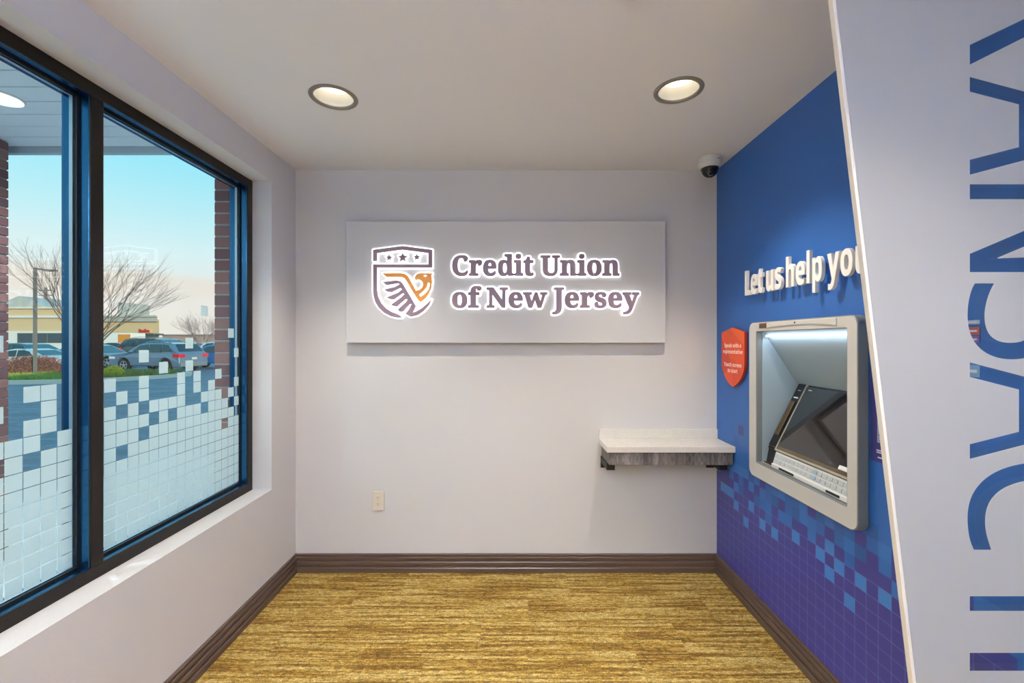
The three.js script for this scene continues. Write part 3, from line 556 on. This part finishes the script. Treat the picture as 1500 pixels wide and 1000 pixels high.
/* ------------------------------------------------------------------ frosted glass divider */
{
  const ZG = -1.05, K = 1.05 / F, X = (px) => (px - 750) * K, Y = (py) => EYE - (py - 500) * K;
  const yTop = HC - 0.002, yBot = 0.002, edge = (y) => X(1219 + 0.118 * (500 - (y - EYE) / K));
  const xr = XR - 0.002, in8 = 0.008, outline = [[edge(yBot) + in8, yBot], [xr, yBot], [xr, yTop], [edge(yTop) + in8, yTop]];
  const t = thing('glass_divider', 'frosted glass divider with raked edge and clear vertical lettering beside the cash machine', 'divider', [0, 0, 0]);
  mesh('glass', extrude([poly(outline)], 0.012).translate(0, 0, ZG - 0.012), new THREE.MeshPhysicalMaterial({ color: '#eef4f6', transmission: 1, thickness: 0, roughness: 0, ior: 1.5 }), t);
  const e0 = edge(yBot), e1 = edge(yTop);
  mesh('polished_edge', extrude([poly([[e0, yBot], [e0 + 0.008, yBot], [e1 + 0.008, yTop], [e1, yTop]])], 0.014, 0.001).translate(0, 0, ZG - 0.013), std('#f1ebdd', 0.35), t);
  const film = poly(outline), islands = [];
  const cap = 0.272, base = X(1420);
  for (const [ch, a, b] of [['R', -34, 95], ['A', 113, 256], ['N', 270, 398.5], ['S', 415, 526], ['A', 530.5, 672], ['C', 676, 812], ['T', 824, 943], ['I', 955.5, 982], ['O', 1000, 1150], ['N', 1168, 1296]]) {
    const shapes = ch === 'I' ? [poly(rectPts(0, 1, 0, 0.714))] : sansRegular.generateShapes(ch, 1), bb = bounds(shapes), k = (b - a) / (bb.max.x - bb.min.x), v = cap / 0.714;
    const map = (p) => [base + (p.y - 0) * v, Y(a + (p.x - bb.min.x) * k)];
    for (const s of shapes) { const { shape, holes } = s.extractPoints(8); film.holes.push(hole(shape.map(map))); for (const h of holes) islands.push(poly(h.map(map))); }
  }
  const frost = new THREE.MeshPhysicalMaterial({ color: '#d3d3d2', transmission: 0.48, thickness: 0, roughness: 1, ior: 1.3 });
  mesh('frosted_film', extrude([film, ...islands], 0.0006).translate(0, 0, ZG + 0.0004), frost, t);
  mesh('floor_channel', rspan(e0 - 0.006, xr, 0, 0.014, ZG - 0.02, ZG + 0.008, 0.002), std('#b9b4aa', 0.4, 0.6), t);
}

/* ------------------------------------------------------------------ outside: canopy, brick, car park */
const GY = -0.12;                                                     // ground outside
const courses = 0.067;
{
  // brick return of the window opening
  const w = structGroup('wall_exterior');
  mesh('mortar', span(-1.716, XFO - 0.002, GY, 3.0, -3.2, WZ0 + 0.018), M.mortar, w);
  const r = rng(9), geo = rbox(0.097, 0.057, 0.194, 0.003), half = rbox(0.097, 0.057, 0.092, 0.003);
  for (let k = 0; k * courses + GY < 2.95; k++) {
    const y = GY + 0.034 + k * courses, off = k % 2;
    mesh('brick', off ? geo : half, M.brick[Math.floor(r() * 4)], w).position.set(-1.668, y, WZ0 + 0.024 - (off ? 0.097 : 0.046));
    if (k % 2 === 0) mesh('brick', geo, M.brick[Math.floor(r() * 4)], w).position.set(-1.668, y, WZ0 + 0.024 - 0.102 - 0.097);
  }
  struct('wall_exterior', span(-1.72, XFO - 0.003, GY, 3.0, WZ1 + 0.02, ZF + 0.2), M.brick[1]);
  struct('wall_exterior', span(-1.72, XFO - 0.003, WY1 + 0.03, 3.0, WZ0 + 0.02, WZ1 + 0.02), M.brick[1]);
  struct('wall_exterior', span(-1.72, XFO - 0.003, GY, WY0 - 0.02, WZ0 + 0.02, WZ1 + 0.02), M.brick[1]);
}
{
  const c = structGroup('ceiling_canopy'), white = std('#f3f7f9', 0.6), SH = 2.9;
  for (let k = 0; k < 17; k++) mesh('soffit_board', rspan(-6, -1.72, SH, SH + 0.02, -3.2 + k * 0.15 + 0.004, -3.2 + k * 0.15 + 0.146, 0.004), white, c);
  mesh('deck', span(-6, -1.72, SH + 0.02, SH + 0.35, -3.2, -0.65), white, c);
  mesh('fascia', span(-6, -1.70, SH - 0.045, SH + 0.4, -3.24, -3.2), std('#c9d4da', 0.6), c);
  for (const [x, z, label] of [[-2.97, -2.55, 'flush round light in the white canopy soffit outside the window'], [-4.6, -2.55, 'added unseen canopy fill light beyond the brick column'], [-2.97, -1.1, 'added unseen canopy fill light at the building end of the soffit']]) {  // last two are added out of view to lift the soffit by ground bounce
    const l = thing('soffit_light', label, 'light', [x, SH, z]);
    mesh('rim', new THREE.TorusGeometry(0.1, 0.008, 8, 32).rotateX(Math.PI / 2), M.white, l);
    mesh('lens', new THREE.CylinderGeometry(0.098, 0.098, 0.012, 32).translate(0, -0.004, 0), glow('#fff1dd', 0.75), l);
    const q = new THREE.SpotLight('#f2f6ff', 14, 0, 1.3, 1, 2); q.position.set(x, SH - 0.03, z); q.target.position.set(x, 0, z); q.castShadow = true; q.shadow.radius = 4; scene.add(q, q.target);
  }
  const col = thing('brick_column', 'square red brick column holding up the canopy outside the window', 'column', [-3.765, GY, -2.92]);
  mesh('mortar_core', box(0.385, 3.02, 0.385, 0, 1.51, 0), M.mortar, col);
  const r = rng(10), ga = rbox(0.297, 0.057, 0.095, 0.003);
  for (let k = 0; k < 45; k++) for (let s = 0; s < 4; s++) {
    const b = mesh('brick', ga, M.brick[Math.floor(r() * 4)], col), a = s * Math.PI / 2, f = k % 2 ? 1 : -1;
    b.position.set(0.1525 * Math.sin(a) + 0.05 * f * Math.cos(a), 0.034 + k * courses, 0.1525 * Math.cos(a) - 0.05 * f * Math.sin(a)); b.rotation.y = a;
  }
}
const asphaltMap = dataTex(512, 512, (x, y) => { const n = vnoise(x / 3, y / 3, 170, 170, 51), m = vnoise(x / 40, y / 9, 12, 56, 52), k = 0.82 + 0.2 * n + 0.24 * (m - 0.5); return [118 * k, 134 * k, 150 * k]; });
asphaltMap.repeat.set(30, 30);
struct('ground', new THREE.BoxGeometry(240, 0.1, 240).translate(-60, GY - 0.05, -60), std('#ffffff', 0.55, 0, { map: asphaltMap }));
struct('sidewalk', span(-4.7, -1.72, GY, GY + 0.06, -6, 3), std('#cfd2d3', 0.9));
{ // planting island with a kerb
  const pts = [[-32, -16.3], [-18.6, -16.3], [-17.2, -16.7], [-15.9, -17.6], [-15.1, -19], [-14.9, -20.4], [-15.4, -21.2], [-17, -21.4], [-32, -21.4]];
  const s = poly(pts.map(([x, z]) => [x, -z])), up = (g, y) => g.rotateX(-Math.PI / 2).translate(0, y, 0);
  const inner = pts.map(([x, z]) => { const cx = -24, cz = -18.9; return [cx + (x - cx) * 0.982, -(cz + (z - cz) * 0.94)]; });
  const k = poly(pts.map(([x, z]) => [x, -z])); k.holes.push(hole(inner));
  struct('kerb', up(extrude(k, 0.16), GY), std('#fbe8d4', 0.9));
  struct('soil', up(extrude(poly(inner), 0.1), GY), std('#6b5a45', 1)); void s;
}
// foliage clumps: many small leaves on a rounded mound
function leafGeo(n, seed, w, h, d, size, shell = 0.75) {
  const r = rng(seed), list = [], pos = [], q = new THREE.Quaternion(), e = new THREE.Euler(), v = new THREE.Vector3();
  for (let i = 0; i < n; i++) {
    const a = r() * Math.PI * 2, cz = r(), rr = shell + (1 - shell) * r(), s = Math.sqrt(1 - cz * cz);
    const c = [Math.cos(a) * s * rr * w / 2, cz * rr * h, Math.sin(a) * s * rr * d / 2];
    e.set(r() * 6.3, r() * 6.3, r() * 6.3); q.setFromEuler(e); const L = size * (0.6 + 0.8 * r());
    for (const p of [[-L, 0, 0], [0, L * 0.35, 0], [0, -L * 0.35, 0], [L, 0, 0], [0, -L * 0.35, 0], [0, L * 0.35, 0]]) { v.set(...p).applyQuaternion(q); pos.push(v.x + c[0], v.y + c[1], v.z + c[2]); }
  }
  void list;
  const g = new THREE.BufferGeometry(); g.setAttribute('position', new THREE.BufferAttribute(new Float32Array(pos), 3)); g.computeVertexNormals(); return g;
}
function mound(w, h, d, seed) {
  const g = new THREE.SphereGeometry(1, 28, 14, 0, Math.PI * 2, 0, Math.PI / 2), p = g.attributes.position;
  for (let i = 0; i < p.count; i++) { const x = p.getX(i), y = p.getY(i), z = p.getZ(i), k = 0.86 + 0.22 * vnoise(x * 3 + 9, z * 3 + y * 3 + 9, 99, 99, seed); p.setXYZ(i, x * k * w / 2, y * k * h, z * k * d / 2); }
  g.computeVertexNormals(); return g;
}
function shrub(name, label, category, x, z, w, h, d, color, inner, n, size, seed) {
  const t = thing(name, label, category, [x, GY + 0.09, z]);
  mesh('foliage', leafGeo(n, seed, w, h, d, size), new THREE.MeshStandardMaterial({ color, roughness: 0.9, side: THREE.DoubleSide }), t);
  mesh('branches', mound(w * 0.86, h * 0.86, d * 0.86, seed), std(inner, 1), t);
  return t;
}
const at = (px, d) => (px - 750) / F * d;                              // x of a photo column at distance d
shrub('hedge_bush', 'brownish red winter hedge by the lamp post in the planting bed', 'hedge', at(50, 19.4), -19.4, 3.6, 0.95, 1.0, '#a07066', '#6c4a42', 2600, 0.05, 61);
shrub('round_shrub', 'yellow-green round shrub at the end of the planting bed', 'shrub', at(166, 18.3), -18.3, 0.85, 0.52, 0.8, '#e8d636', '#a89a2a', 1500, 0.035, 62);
{
  const grass = (name, label, pts, seed, color, hgt) => {
    const r = rng(seed), pos = [];
    const xs = pts.map((p) => p[0]), zs = pts.map((p) => p[1]), inside = (x, z) => { let q = false; for (let i = 0, j = pts.length - 1; i < pts.length; j = i++) if ((pts[i][1] > z) !== (pts[j][1] > z) && x < (pts[j][0] - pts[i][0]) * (z - pts[i][1]) / (pts[j][1] - pts[i][1]) + pts[i][0]) q = !q; return q; };
    for (let i = 0; i < 9000; i++) {
      const x = Math.min(...xs) + r() * (Math.max(...xs) - Math.min(...xs)), z = Math.min(...zs) + r() * (Math.max(...zs) - Math.min(...zs)); if (!inside(x, z)) continue;
      const h = hgt * (0.5 + r()), a = r() * 6.3, b = 0.03, dx = Math.cos(a) * b, dz = Math.sin(a) * b, y = GY + 0.1, lx = (r() - 0.5) * h, lz = (r() - 0.5) * h;
      pos.push(x - dx, y, z - dz, x + dx, y, z + dz, x + lx, y + h, z + lz);
    }
    const g = new THREE.BufferGeometry(); g.setAttribute('position', new THREE.BufferAttribute(new Float32Array(pos), 3)); g.computeVertexNormals();
    const m = mesh(name, g, new THREE.MeshStandardMaterial({ color, roughness: 0.95, side: THREE.DoubleSide })); m.userData = { kind: 'stuff', label, category: 'grass' }; return m;
  };
  grass('grass', 'green grass growing in front of the red hedge', [[-24, -16.7], [-18.6, -16.6], [-17, -17.1], [-16.6, -18.9], [-24, -18.9]], 63, '#a9bb5a', 0.16);
  grass('ground_cover', 'low olive ground cover in the curved end of the planting bed', [[-16.9, -17.4], [-16, -18.2], [-15.4, -19.3], [-15.3, -20.6], [-21, -21], [-21, -19]], 64, '#9a9c50', 0.2);
}
{ // lamp post
  const d = 18.7, t = thing('lamp_post', 'grey car park lamp post rising from the red hedge', 'lamp post', [at(51.5, d), GY + 0.09, -d]), grey = std('#8d8782', 0.6, 0.2), H = EYE + (500 - 395) / F * d - GY;
  mesh('pole', box(0.09, H, 0.09, 0, H / 2, 0), grey, t); mesh('arm', rod([0, H - 0.04, 0], [0.55, H - 0.1, 0], 0.035, 0.03), grey, t); mesh('lamp_head', rbox(0.42, 0.07, 0.2, 0.02, 0.66, H - 0.12, 0), grey, t);
}
function bareTree(name, label, x, z, H, seed, lean, spread, depthMax, r0, color, limbs = 7) {
  const t = thing(name, label, 'tree', [x, GY + 0.1, z]), r = rng(seed), bark = std(color, 0.9), twigs = [];
  const grow = (p, dir, len, rad, depth, out) => {
    const mid = p.clone().addScaledVector(dir, len * 0.5).add(new THREE.Vector3((r() - 0.5) * len * 0.12, 0, (r() - 0.5) * len * 0.12)), q = p.clone().addScaledVector(dir, len);
    out.push(rod(p.toArray(), mid.toArray(), rad, rad * 0.86, depth < 2 ? 6 : 3), rod(mid.toArray(), q.toArray(), rad * 0.86, rad * 0.72, depth < 2 ? 6 : 3));
    if (depth >= depthMax) return;
    const n = 2 + (r() < 0.6 ? 1 : 0);
    for (let i = 0; i < n; i++) {
      const d = dir.clone().add(new THREE.Vector3((r() - 0.5) * spread + lean * 0.14, (r() - 0.25) * spread * 0.5, (r() - 0.5) * spread)).normalize(), f = i === 0 ? 1 : 0.45 + 0.5 * r();
      grow(p.clone().lerp(q, f), d, len * (0.7 + 0.22 * r()), rad * 0.62 * (0.7 + 0.3 * f), depth + 1, depth >= 1 ? twigs : out);
    }
  };
  const top = new THREE.Vector3(lean * 0.3, H * 0.2, 0);
  mesh('trunk', rod([0, 0, 0], top.toArray(), r0, r0 * 0.8, 9), bark, t);
  for (let i = 0; i < limbs; i++) {
    const a = i / limbs * Math.PI * 2 + r(), out = [], dir = new THREE.Vector3(Math.cos(a) * 0.78 + lean * 0.6, 1, Math.sin(a) * 0.6).normalize();
    grow(top.clone(), dir, H * 0.27, r0 * 0.4, 0, out); mesh('branch', join(out), bark, t);
  }
  const tw = mesh('twigs', join(twigs), bark, t); tw.userData.kind = 'stuff'; return t;
}
bareTree('bare_tree', 'leafless tree with fine spreading branches behind the window mullion', at(120, 17.6), -17.6, 4.9, 71, 0.45, 0.8, 5, 0.085, '#7d6e67', 8);
bareTree('bare_tree', 'small round leafless tree beyond the parked cars', at(296, 44), -44, 4.1, 74, 0, 1.3, 5, 0.1, '#a58e8a', 9);

/* ------------------------------------------------------------------ cars (built nose towards -x) */
function makeCar(label, kind, color, x, z, turn, scale = 1) {
  const t = thing('car', label, 'car', [x, GY, z]); t.rotation.y = turn; t.scale.setScalar(scale);
  const P = {
    suv: { out: [[-2.2, 0.34], [-2.25, 0.55], [-2.22, 0.82], [-2.05, 0.96], [-1.12, 1.08], [-0.42, 1.5], [-0.1, 1.58], [1.15, 1.6], [1.72, 1.53], [2.06, 1.1], [2.2, 0.98], [2.24, 0.5], [2.18, 0.3]], hx: 1.32, r: 0.36, ws: [[-1.1, 1.09], [-0.43, 1.495]], rs: [[1.74, 1.5], [2.05, 1.11]],
      win: [[[-0.82, 1.08], [-0.34, 1.44], [0.22, 1.5], [0.22, 1.08]], [[0.28, 1.08], [0.28, 1.5], [1.0, 1.5], [1.08, 1.08]], [[1.15, 1.1], [1.08, 1.5], [1.45, 1.46], [1.72, 1.14]]] },
    sedan: { out: [[-2.3, 0.32], [-2.34, 0.5], [-2.28, 0.7], [-2.05, 0.82], [-1.05, 0.92], [-0.3, 1.34], [0.1, 1.42], [0.7, 1.42], [1.15, 1.34], [1.75, 1.02], [2.2, 0.97], [2.3, 0.85], [2.32, 0.45], [2.25, 0.28]], hx: 1.4, r: 0.33, ws: [[-1.03, 0.93], [-0.3, 1.335]], rs: [[1.17, 1.32], [1.74, 1.02]],
      win: [[[-0.7, 0.94], [-0.2, 1.29], [0.3, 1.34], [0.3, 0.94]], [[0.36, 0.94], [0.36, 1.34], [0.72, 1.33], [1.05, 1.26], [1.3, 0.98]]] },
  }[kind];
  const W = 0.9, belt = kind === 'suv' ? 1.04 : 0.92, taper = (g) => { const p = g.attributes.position; for (let i = 0; i < p.count; i++) { const y = p.getY(i), k = y > belt ? 1 - 0.3 * (y - belt) : 1 - 0.05 * Math.max(0, 0.5 - y); p.setZ(i, p.getZ(i) * k); } g.computeVertexNormals(); return g; };
  const arch = (cx) => { const a = []; for (let i = 0; i <= 10; i++) { const b = i / 10 * Math.PI; a.push([cx + (P.r + 0.07) * Math.cos(b), P.r + (P.r + 0.07) * Math.sin(b) - 0.02]); } return a; };
  const body = [...P.out, [P.hx + P.r + 0.12, 0.26], ...arch(P.hx).map(([a, b]) => [a, Math.max(b, 0.26)]), ...arch(-P.hx).map(([a, b]) => [a, Math.max(b, 0.26)]), [-P.hx - P.r - 0.12, 0.28]];
  const paint = new THREE.MeshPhysicalMaterial({ color, roughness: 0.4, metalness: 0.3, clearcoat: 1, clearcoatRoughness: 0.06 });
  const bs = new THREE.ExtrudeGeometry(poly(body), { depth: 2 * W - 0.12, bevelEnabled: true, bevelSize: 0.05, bevelThickness: 0.06, bevelOffset: -0.05, bevelSegments: 3 }).translate(0, 0, -W + 0.06);
  mesh('body', taper(bs), paint, t);
  const glassM = new THREE.MeshPhysicalMaterial({ color: '#1b262e', roughness: 0.08, clearcoat: 1, clearcoatRoughness: 0.02 });
  for (const w of P.win) for (const s of [1, -1]) mesh('side_window', taper(extrude(poly(w), 0.012).translate(0, 0, s > 0 ? W - 0.004 : -W - 0.008)), glassM, t);
  for (const [nm, seg] of [['windscreen', P.ws], ['rear_window', P.rs]]) {
    const [[x0, y0], [x1, y1]] = seg, L = Math.hypot(x1 - x0, y1 - y0), nx = -(y1 - y0) / L * 0.014, ny = (x1 - x0) / L * 0.014;
    mesh(nm, taper(extrude(poly([[x0, y0], [x1, y1], [x1 + nx, y1 + ny], [x0 + nx, y0 + ny]]), 1.52).translate(0, 0, -0.76)), glassM, t);
  }
  const tyre = std('#17181a', 0.9), rim = std('#b9bdc2', 0.35, 0.7);
  for (const sx of [1, -1]) for (const s of [1, -1]) {
    const wx = sx * P.hx, wz = s * (W - 0.12);
    const wh = mesh('wheel', new THREE.LatheGeometry([[0.2, -0.1], [P.r - 0.03, -0.1], [P.r, -0.07], [P.r, 0.07], [P.r - 0.03, 0.1], [0.2, 0.1]].map((p) => new THREE.Vector2(...p)), 28).rotateX(Math.PI / 2).translate(wx, P.r, wz), tyre, t);
    const sp = [new THREE.CylinderGeometry(0.06, 0.06, 0.05, 14).rotateX(Math.PI / 2), new THREE.TorusGeometry(0.225, 0.022, 8, 26)];
    for (let i = 0; i < 5; i++) sp.push(box(0.05, 0.2, 0.035, 0, 0.11, 0).rotateZ(i * Math.PI * 0.4));
    mesh('rim', join(sp).translate(wx, P.r, wz + s * 0.085), rim, wh);
  }
  const end = P.out[P.out.length - 2][0], front = P.out[1][0], ly = kind === 'suv' ? 0.9 : 0.8;
  for (const s of [1, -1]) {
    mesh('tail_light', taper(rspan(end - 0.42, end + 0.015, ly - 0.1, ly + 0.1, s > 0 ? 0.55 : -0.915, s > 0 ? 0.915 : -0.55, 0.03)), new THREE.MeshPhysicalMaterial({ color: '#e8202e', roughness: 0.15, clearcoat: 1 }), t);
    mesh('headlight', taper(rspan(front + 0.0, front + 0.4, ly - 0.2, ly - 0.06, s > 0 ? 0.5 : -0.912, s > 0 ? 0.912 : -0.5, 0.03)), new THREE.MeshPhysicalMaterial({ color: '#dfe6ea', roughness: 0.1, clearcoat: 1 }), t);
    mesh('mirror', rbox(0.16, 0.12, 0.2, 0.04, P.win[0][0][0] + 0.12, belt + 0.08, s * 0.96), paint, t);
  }
  mesh('bumper', join([rspan(end - 0.1, end + 0.05, 0.3, 0.52, -0.82, 0.82, 0.04), rspan(front - 0.03, front + 0.1, 0.28, 0.48, -0.8, 0.8, 0.04)]), std('#8f969c', 0.4, 0.4), t);
  mesh('licence_plate', rspan(end + 0.0, end + 0.02, 0.68, 0.8, -0.16, 0.16, 0.004), std('#d9dccf', 0.6), t);
  if (kind === 'suv') for (const s of [1, -1]) mesh('roof_rail', tube([[-0.1, 1.59, s * 0.68], [0.2, 1.64, s * 0.68], [1.1, 1.65, s * 0.68], [1.5, 1.57, s * 0.68]], 0.02), std('#a9b2b8', 0.3, 0.7), t);
  return t;
}
makeCar('grey-blue sport utility car with red tail light beside the planting bed', 'suv', '#62809c', -19.05, -23.8, -0.17, 0.97);
makeCar('bright blue saloon parked beyond the grey sport utility car', 'sedan', '#1a72c4', -17.9, -26.9, 0, 1);
makeCar('blue-grey saloon parked nose to nose with the grey car, half behind the mullion', 'sedan', '#7f9cae', -25.9, -27.5, Math.PI, 1);
makeCar('silver white saloon behind the red hedge and lamp post', 'sedan', '#cfd8dc', at(38, 23.9), -23.9, 0.03, 0.86);
makeCar('dark blue tall sport utility car behind the grey one', 'suv', '#3b4752', -26.6, -33.4, Math.PI, 1.16);
makeCar('white car far back between the blue saloon and small bare tree', 'suv', '#d5dde0', at(318, 38), -38, 0, 1);
makeCar('pale silver car in the far row below the red shop sign', 'suv', '#c8d3d8', at(226, 45), -45, 0, 1.18);
makeCar('dark maroon car in the far row left of the orange van', 'sedan', '#4a3436', at(168, 40), -40, 0, 1.05);
makeCar('teal car far behind the silver white saloon by the brick column', 'sedan', '#3f6f7c', at(30, 31), -31, 0, 1.05);
makeCar('small white car in the far row in front of the bare tree', 'sedan', '#dfe4e6', at(290, 52), -52, 0, 1.05);
{
  const t = thing('delivery_van', 'white and orange box van parked below the tan building', 'van', [at(190, 47), GY, -47]);
  const w = std('#eeece6', 0.5), o = std('#e8922e', 0.5);
  mesh('cargo_box', rspan(-1.9, 0.9, 0.5, 2.5, -0.95, 0.95, 0.05), w, t); mesh('stripe', span(-0.4, 0.9, 1.3, 2.35, 0.95, 0.965), o, t);
  mesh('cab', extrude(poly([[0.9, 0.45], [2.3, 0.45], [2.3, 1.0], [1.9, 1.15], [1.45, 1.85], [0.9, 1.95]]), 1.8, 0.05).translate(0, 0, -0.9), o, t);
  mesh('side_window', extrude(poly([[1.05, 1.2], [1.75, 1.2], [1.4, 1.75], [1.05, 1.8]]), 0.02).translate(0, 0, 0.9), M.black, t);
  for (const x of [-1.2, 1.6]) for (const z of [-0.8, 0.8]) mesh('wheel', new THREE.CylinderGeometry(0.38, 0.38, 0.24, 20).rotateX(Math.PI / 2).translate(x, 0.38, z), M.black, t);
}
/* ------------------------------------------------------------------ shops across the car park */
{
  const tan = std('#dfc39a', 0.9), cream = std('#e9ddc8', 0.9), grey = std('#b9bab6', 0.9), white = std('#e9e7e2', 0.9), dark = std('#41565f', 0.3);
  const footprint = (x0, x1, d0, d1, y0, y1) => extrude(poly([[x0, d0], [x1, d0], [x1 * d1 / d0, d1], [x0 * d1 / d0, d1]]), y1 - y0).rotateX(-Math.PI / 2).translate(0, y0, 0);
  const D = 76, X = (px) => at(px, D), Y = (py) => EYE + (500 - py) / F * D;
  const t = thing('shop_building', 'tan shop building with grey parapet and small red sign', 'building', [0, 0, 0]);
  mesh('wall', footprint(X(118), X(233), D, D + 12, GY, Y(468)), tan, t);
  mesh('parapet', join([footprint(X(116), X(234), D - 0.5, D + 12, Y(471), Y(463.5)), footprint(X(116), X(234.5), D - 0.8, D + 12, Y(464.5), Y(462))]), grey, t);
  mesh('base_band', span(X(118), X(200), GY, Y(489), -D, -D + 0.15), cream, t);
  mesh('entrance_canopy', span(X(206), X(240), Y(491), Y(488.5), -D, -D + 2.2), dark, t);
  mesh('roof_unit', span(X(150), X(163), Y(463), Y(441), -D - 8, -D - 3), grey, t);
  const sign = mesh('shop_sign', span(X(205), X(222.5), Y(487), Y(482.5), -D + 0.01, -D + 0.2), tan, t);
  { const r = rng(81), marks = []; for (let i = 0; i < 6; i++) { const a = X(205.5) + i * 0.31; marks.push(span(a, a + 0.2 + r() * 0.06, Y(486.6), Y(i % 3 === 0 ? 481.6 : 483.2), -D + 0.2, -D + 0.3)); } mesh('sign_letters', join(marks), std('#d02a35', 0.5), sign); }
  const D2 = 58, X2 = (px) => at(px, D2), Y2 = (py) => EYE + (500 - py) / F * D2;
  const b = thing('shop_building', 'long tan shop building with pale band and gabled roof left of the mullion', 'building', [0, 0, 0]);
  mesh('wall', footprint(X2(-60), X2(112), D2, D2 + 10, GY, Y2(452)), tan, b);
  mesh('pale_band', span(X2(-60), X2(112.5), Y2(465.5), Y2(462), -D2, -D2 + 0.3), white, b);
  mesh('coping', footprint(X2(-60), X2(113), D2 - 0.35, D2 + 10, Y2(452), Y2(449.5)), cream, b);
  mesh('base_band', span(X2(-60), X2(112), GY, Y2(485), -D2, -D2 + 0.2), white, b);
  mesh('roof', extrude(poly([[X2(-40), Y2(450)], [X2(2), Y2(431)], [X2(14), Y2(433)], [X2(50), Y2(450)]]), 6).translate(0, 0, -D2 - 8), grey, b);
  for (let i = 0; i < 4; i++) { const p0 = 30 + i * 21.5; const w = mesh('shop_window', span(X2(p0), X2(p0 + 19.5), Y2(502), Y2(488), -D2 + 0.2, -D2 + 0.26), dark, b); mesh('window_frame', join([span(X2(p0 - 0.6), X2(p0 + 20), Y2(488.6), Y2(487.6), -D2 + 0.2, -D2 + 0.34), span(X2(p0 - 0.6), X2(p0), Y2(502), Y2(488), -D2 + 0.2, -D2 + 0.34)]), std('#6f7d80', 0.6), w); }
  const D3 = 110, X3 = (px) => at(px, D3), Y3 = (py) => EYE + (500 - py) / F * D3;
  const f = thing('low_building', 'low pinkish brown building on the horizon beside the shop sign', 'building', [0, 0, 0]);
  mesh('wall', span(X3(238), X3(345), GY, Y3(491), -D3 - 12, -D3), std('#b79a92', 0.95), f); mesh('roof', span(X3(237), X3(346), Y3(491), Y3(489.5), -D3 - 12.5, -D3 + 0.5), std('#a99a98', 0.9), f);
  const p = thing('utility_pole', 'wooden utility pole with crossarms above the long tan building', 'utility pole', [at(67, 80), GY, -80]), pc = std('#85797a', 0.9);
  mesh('pole', rod([0, 0, 0], [0, 11.4, 0], 0.28, 0.2, 8), pc, p); for (const y of [10.9, 10.0, 8.9]) mesh('crossarm', box(2.4, 0.18, 0.16, 0, y, 0), pc, p);
}

renderer.render(scene, camera);
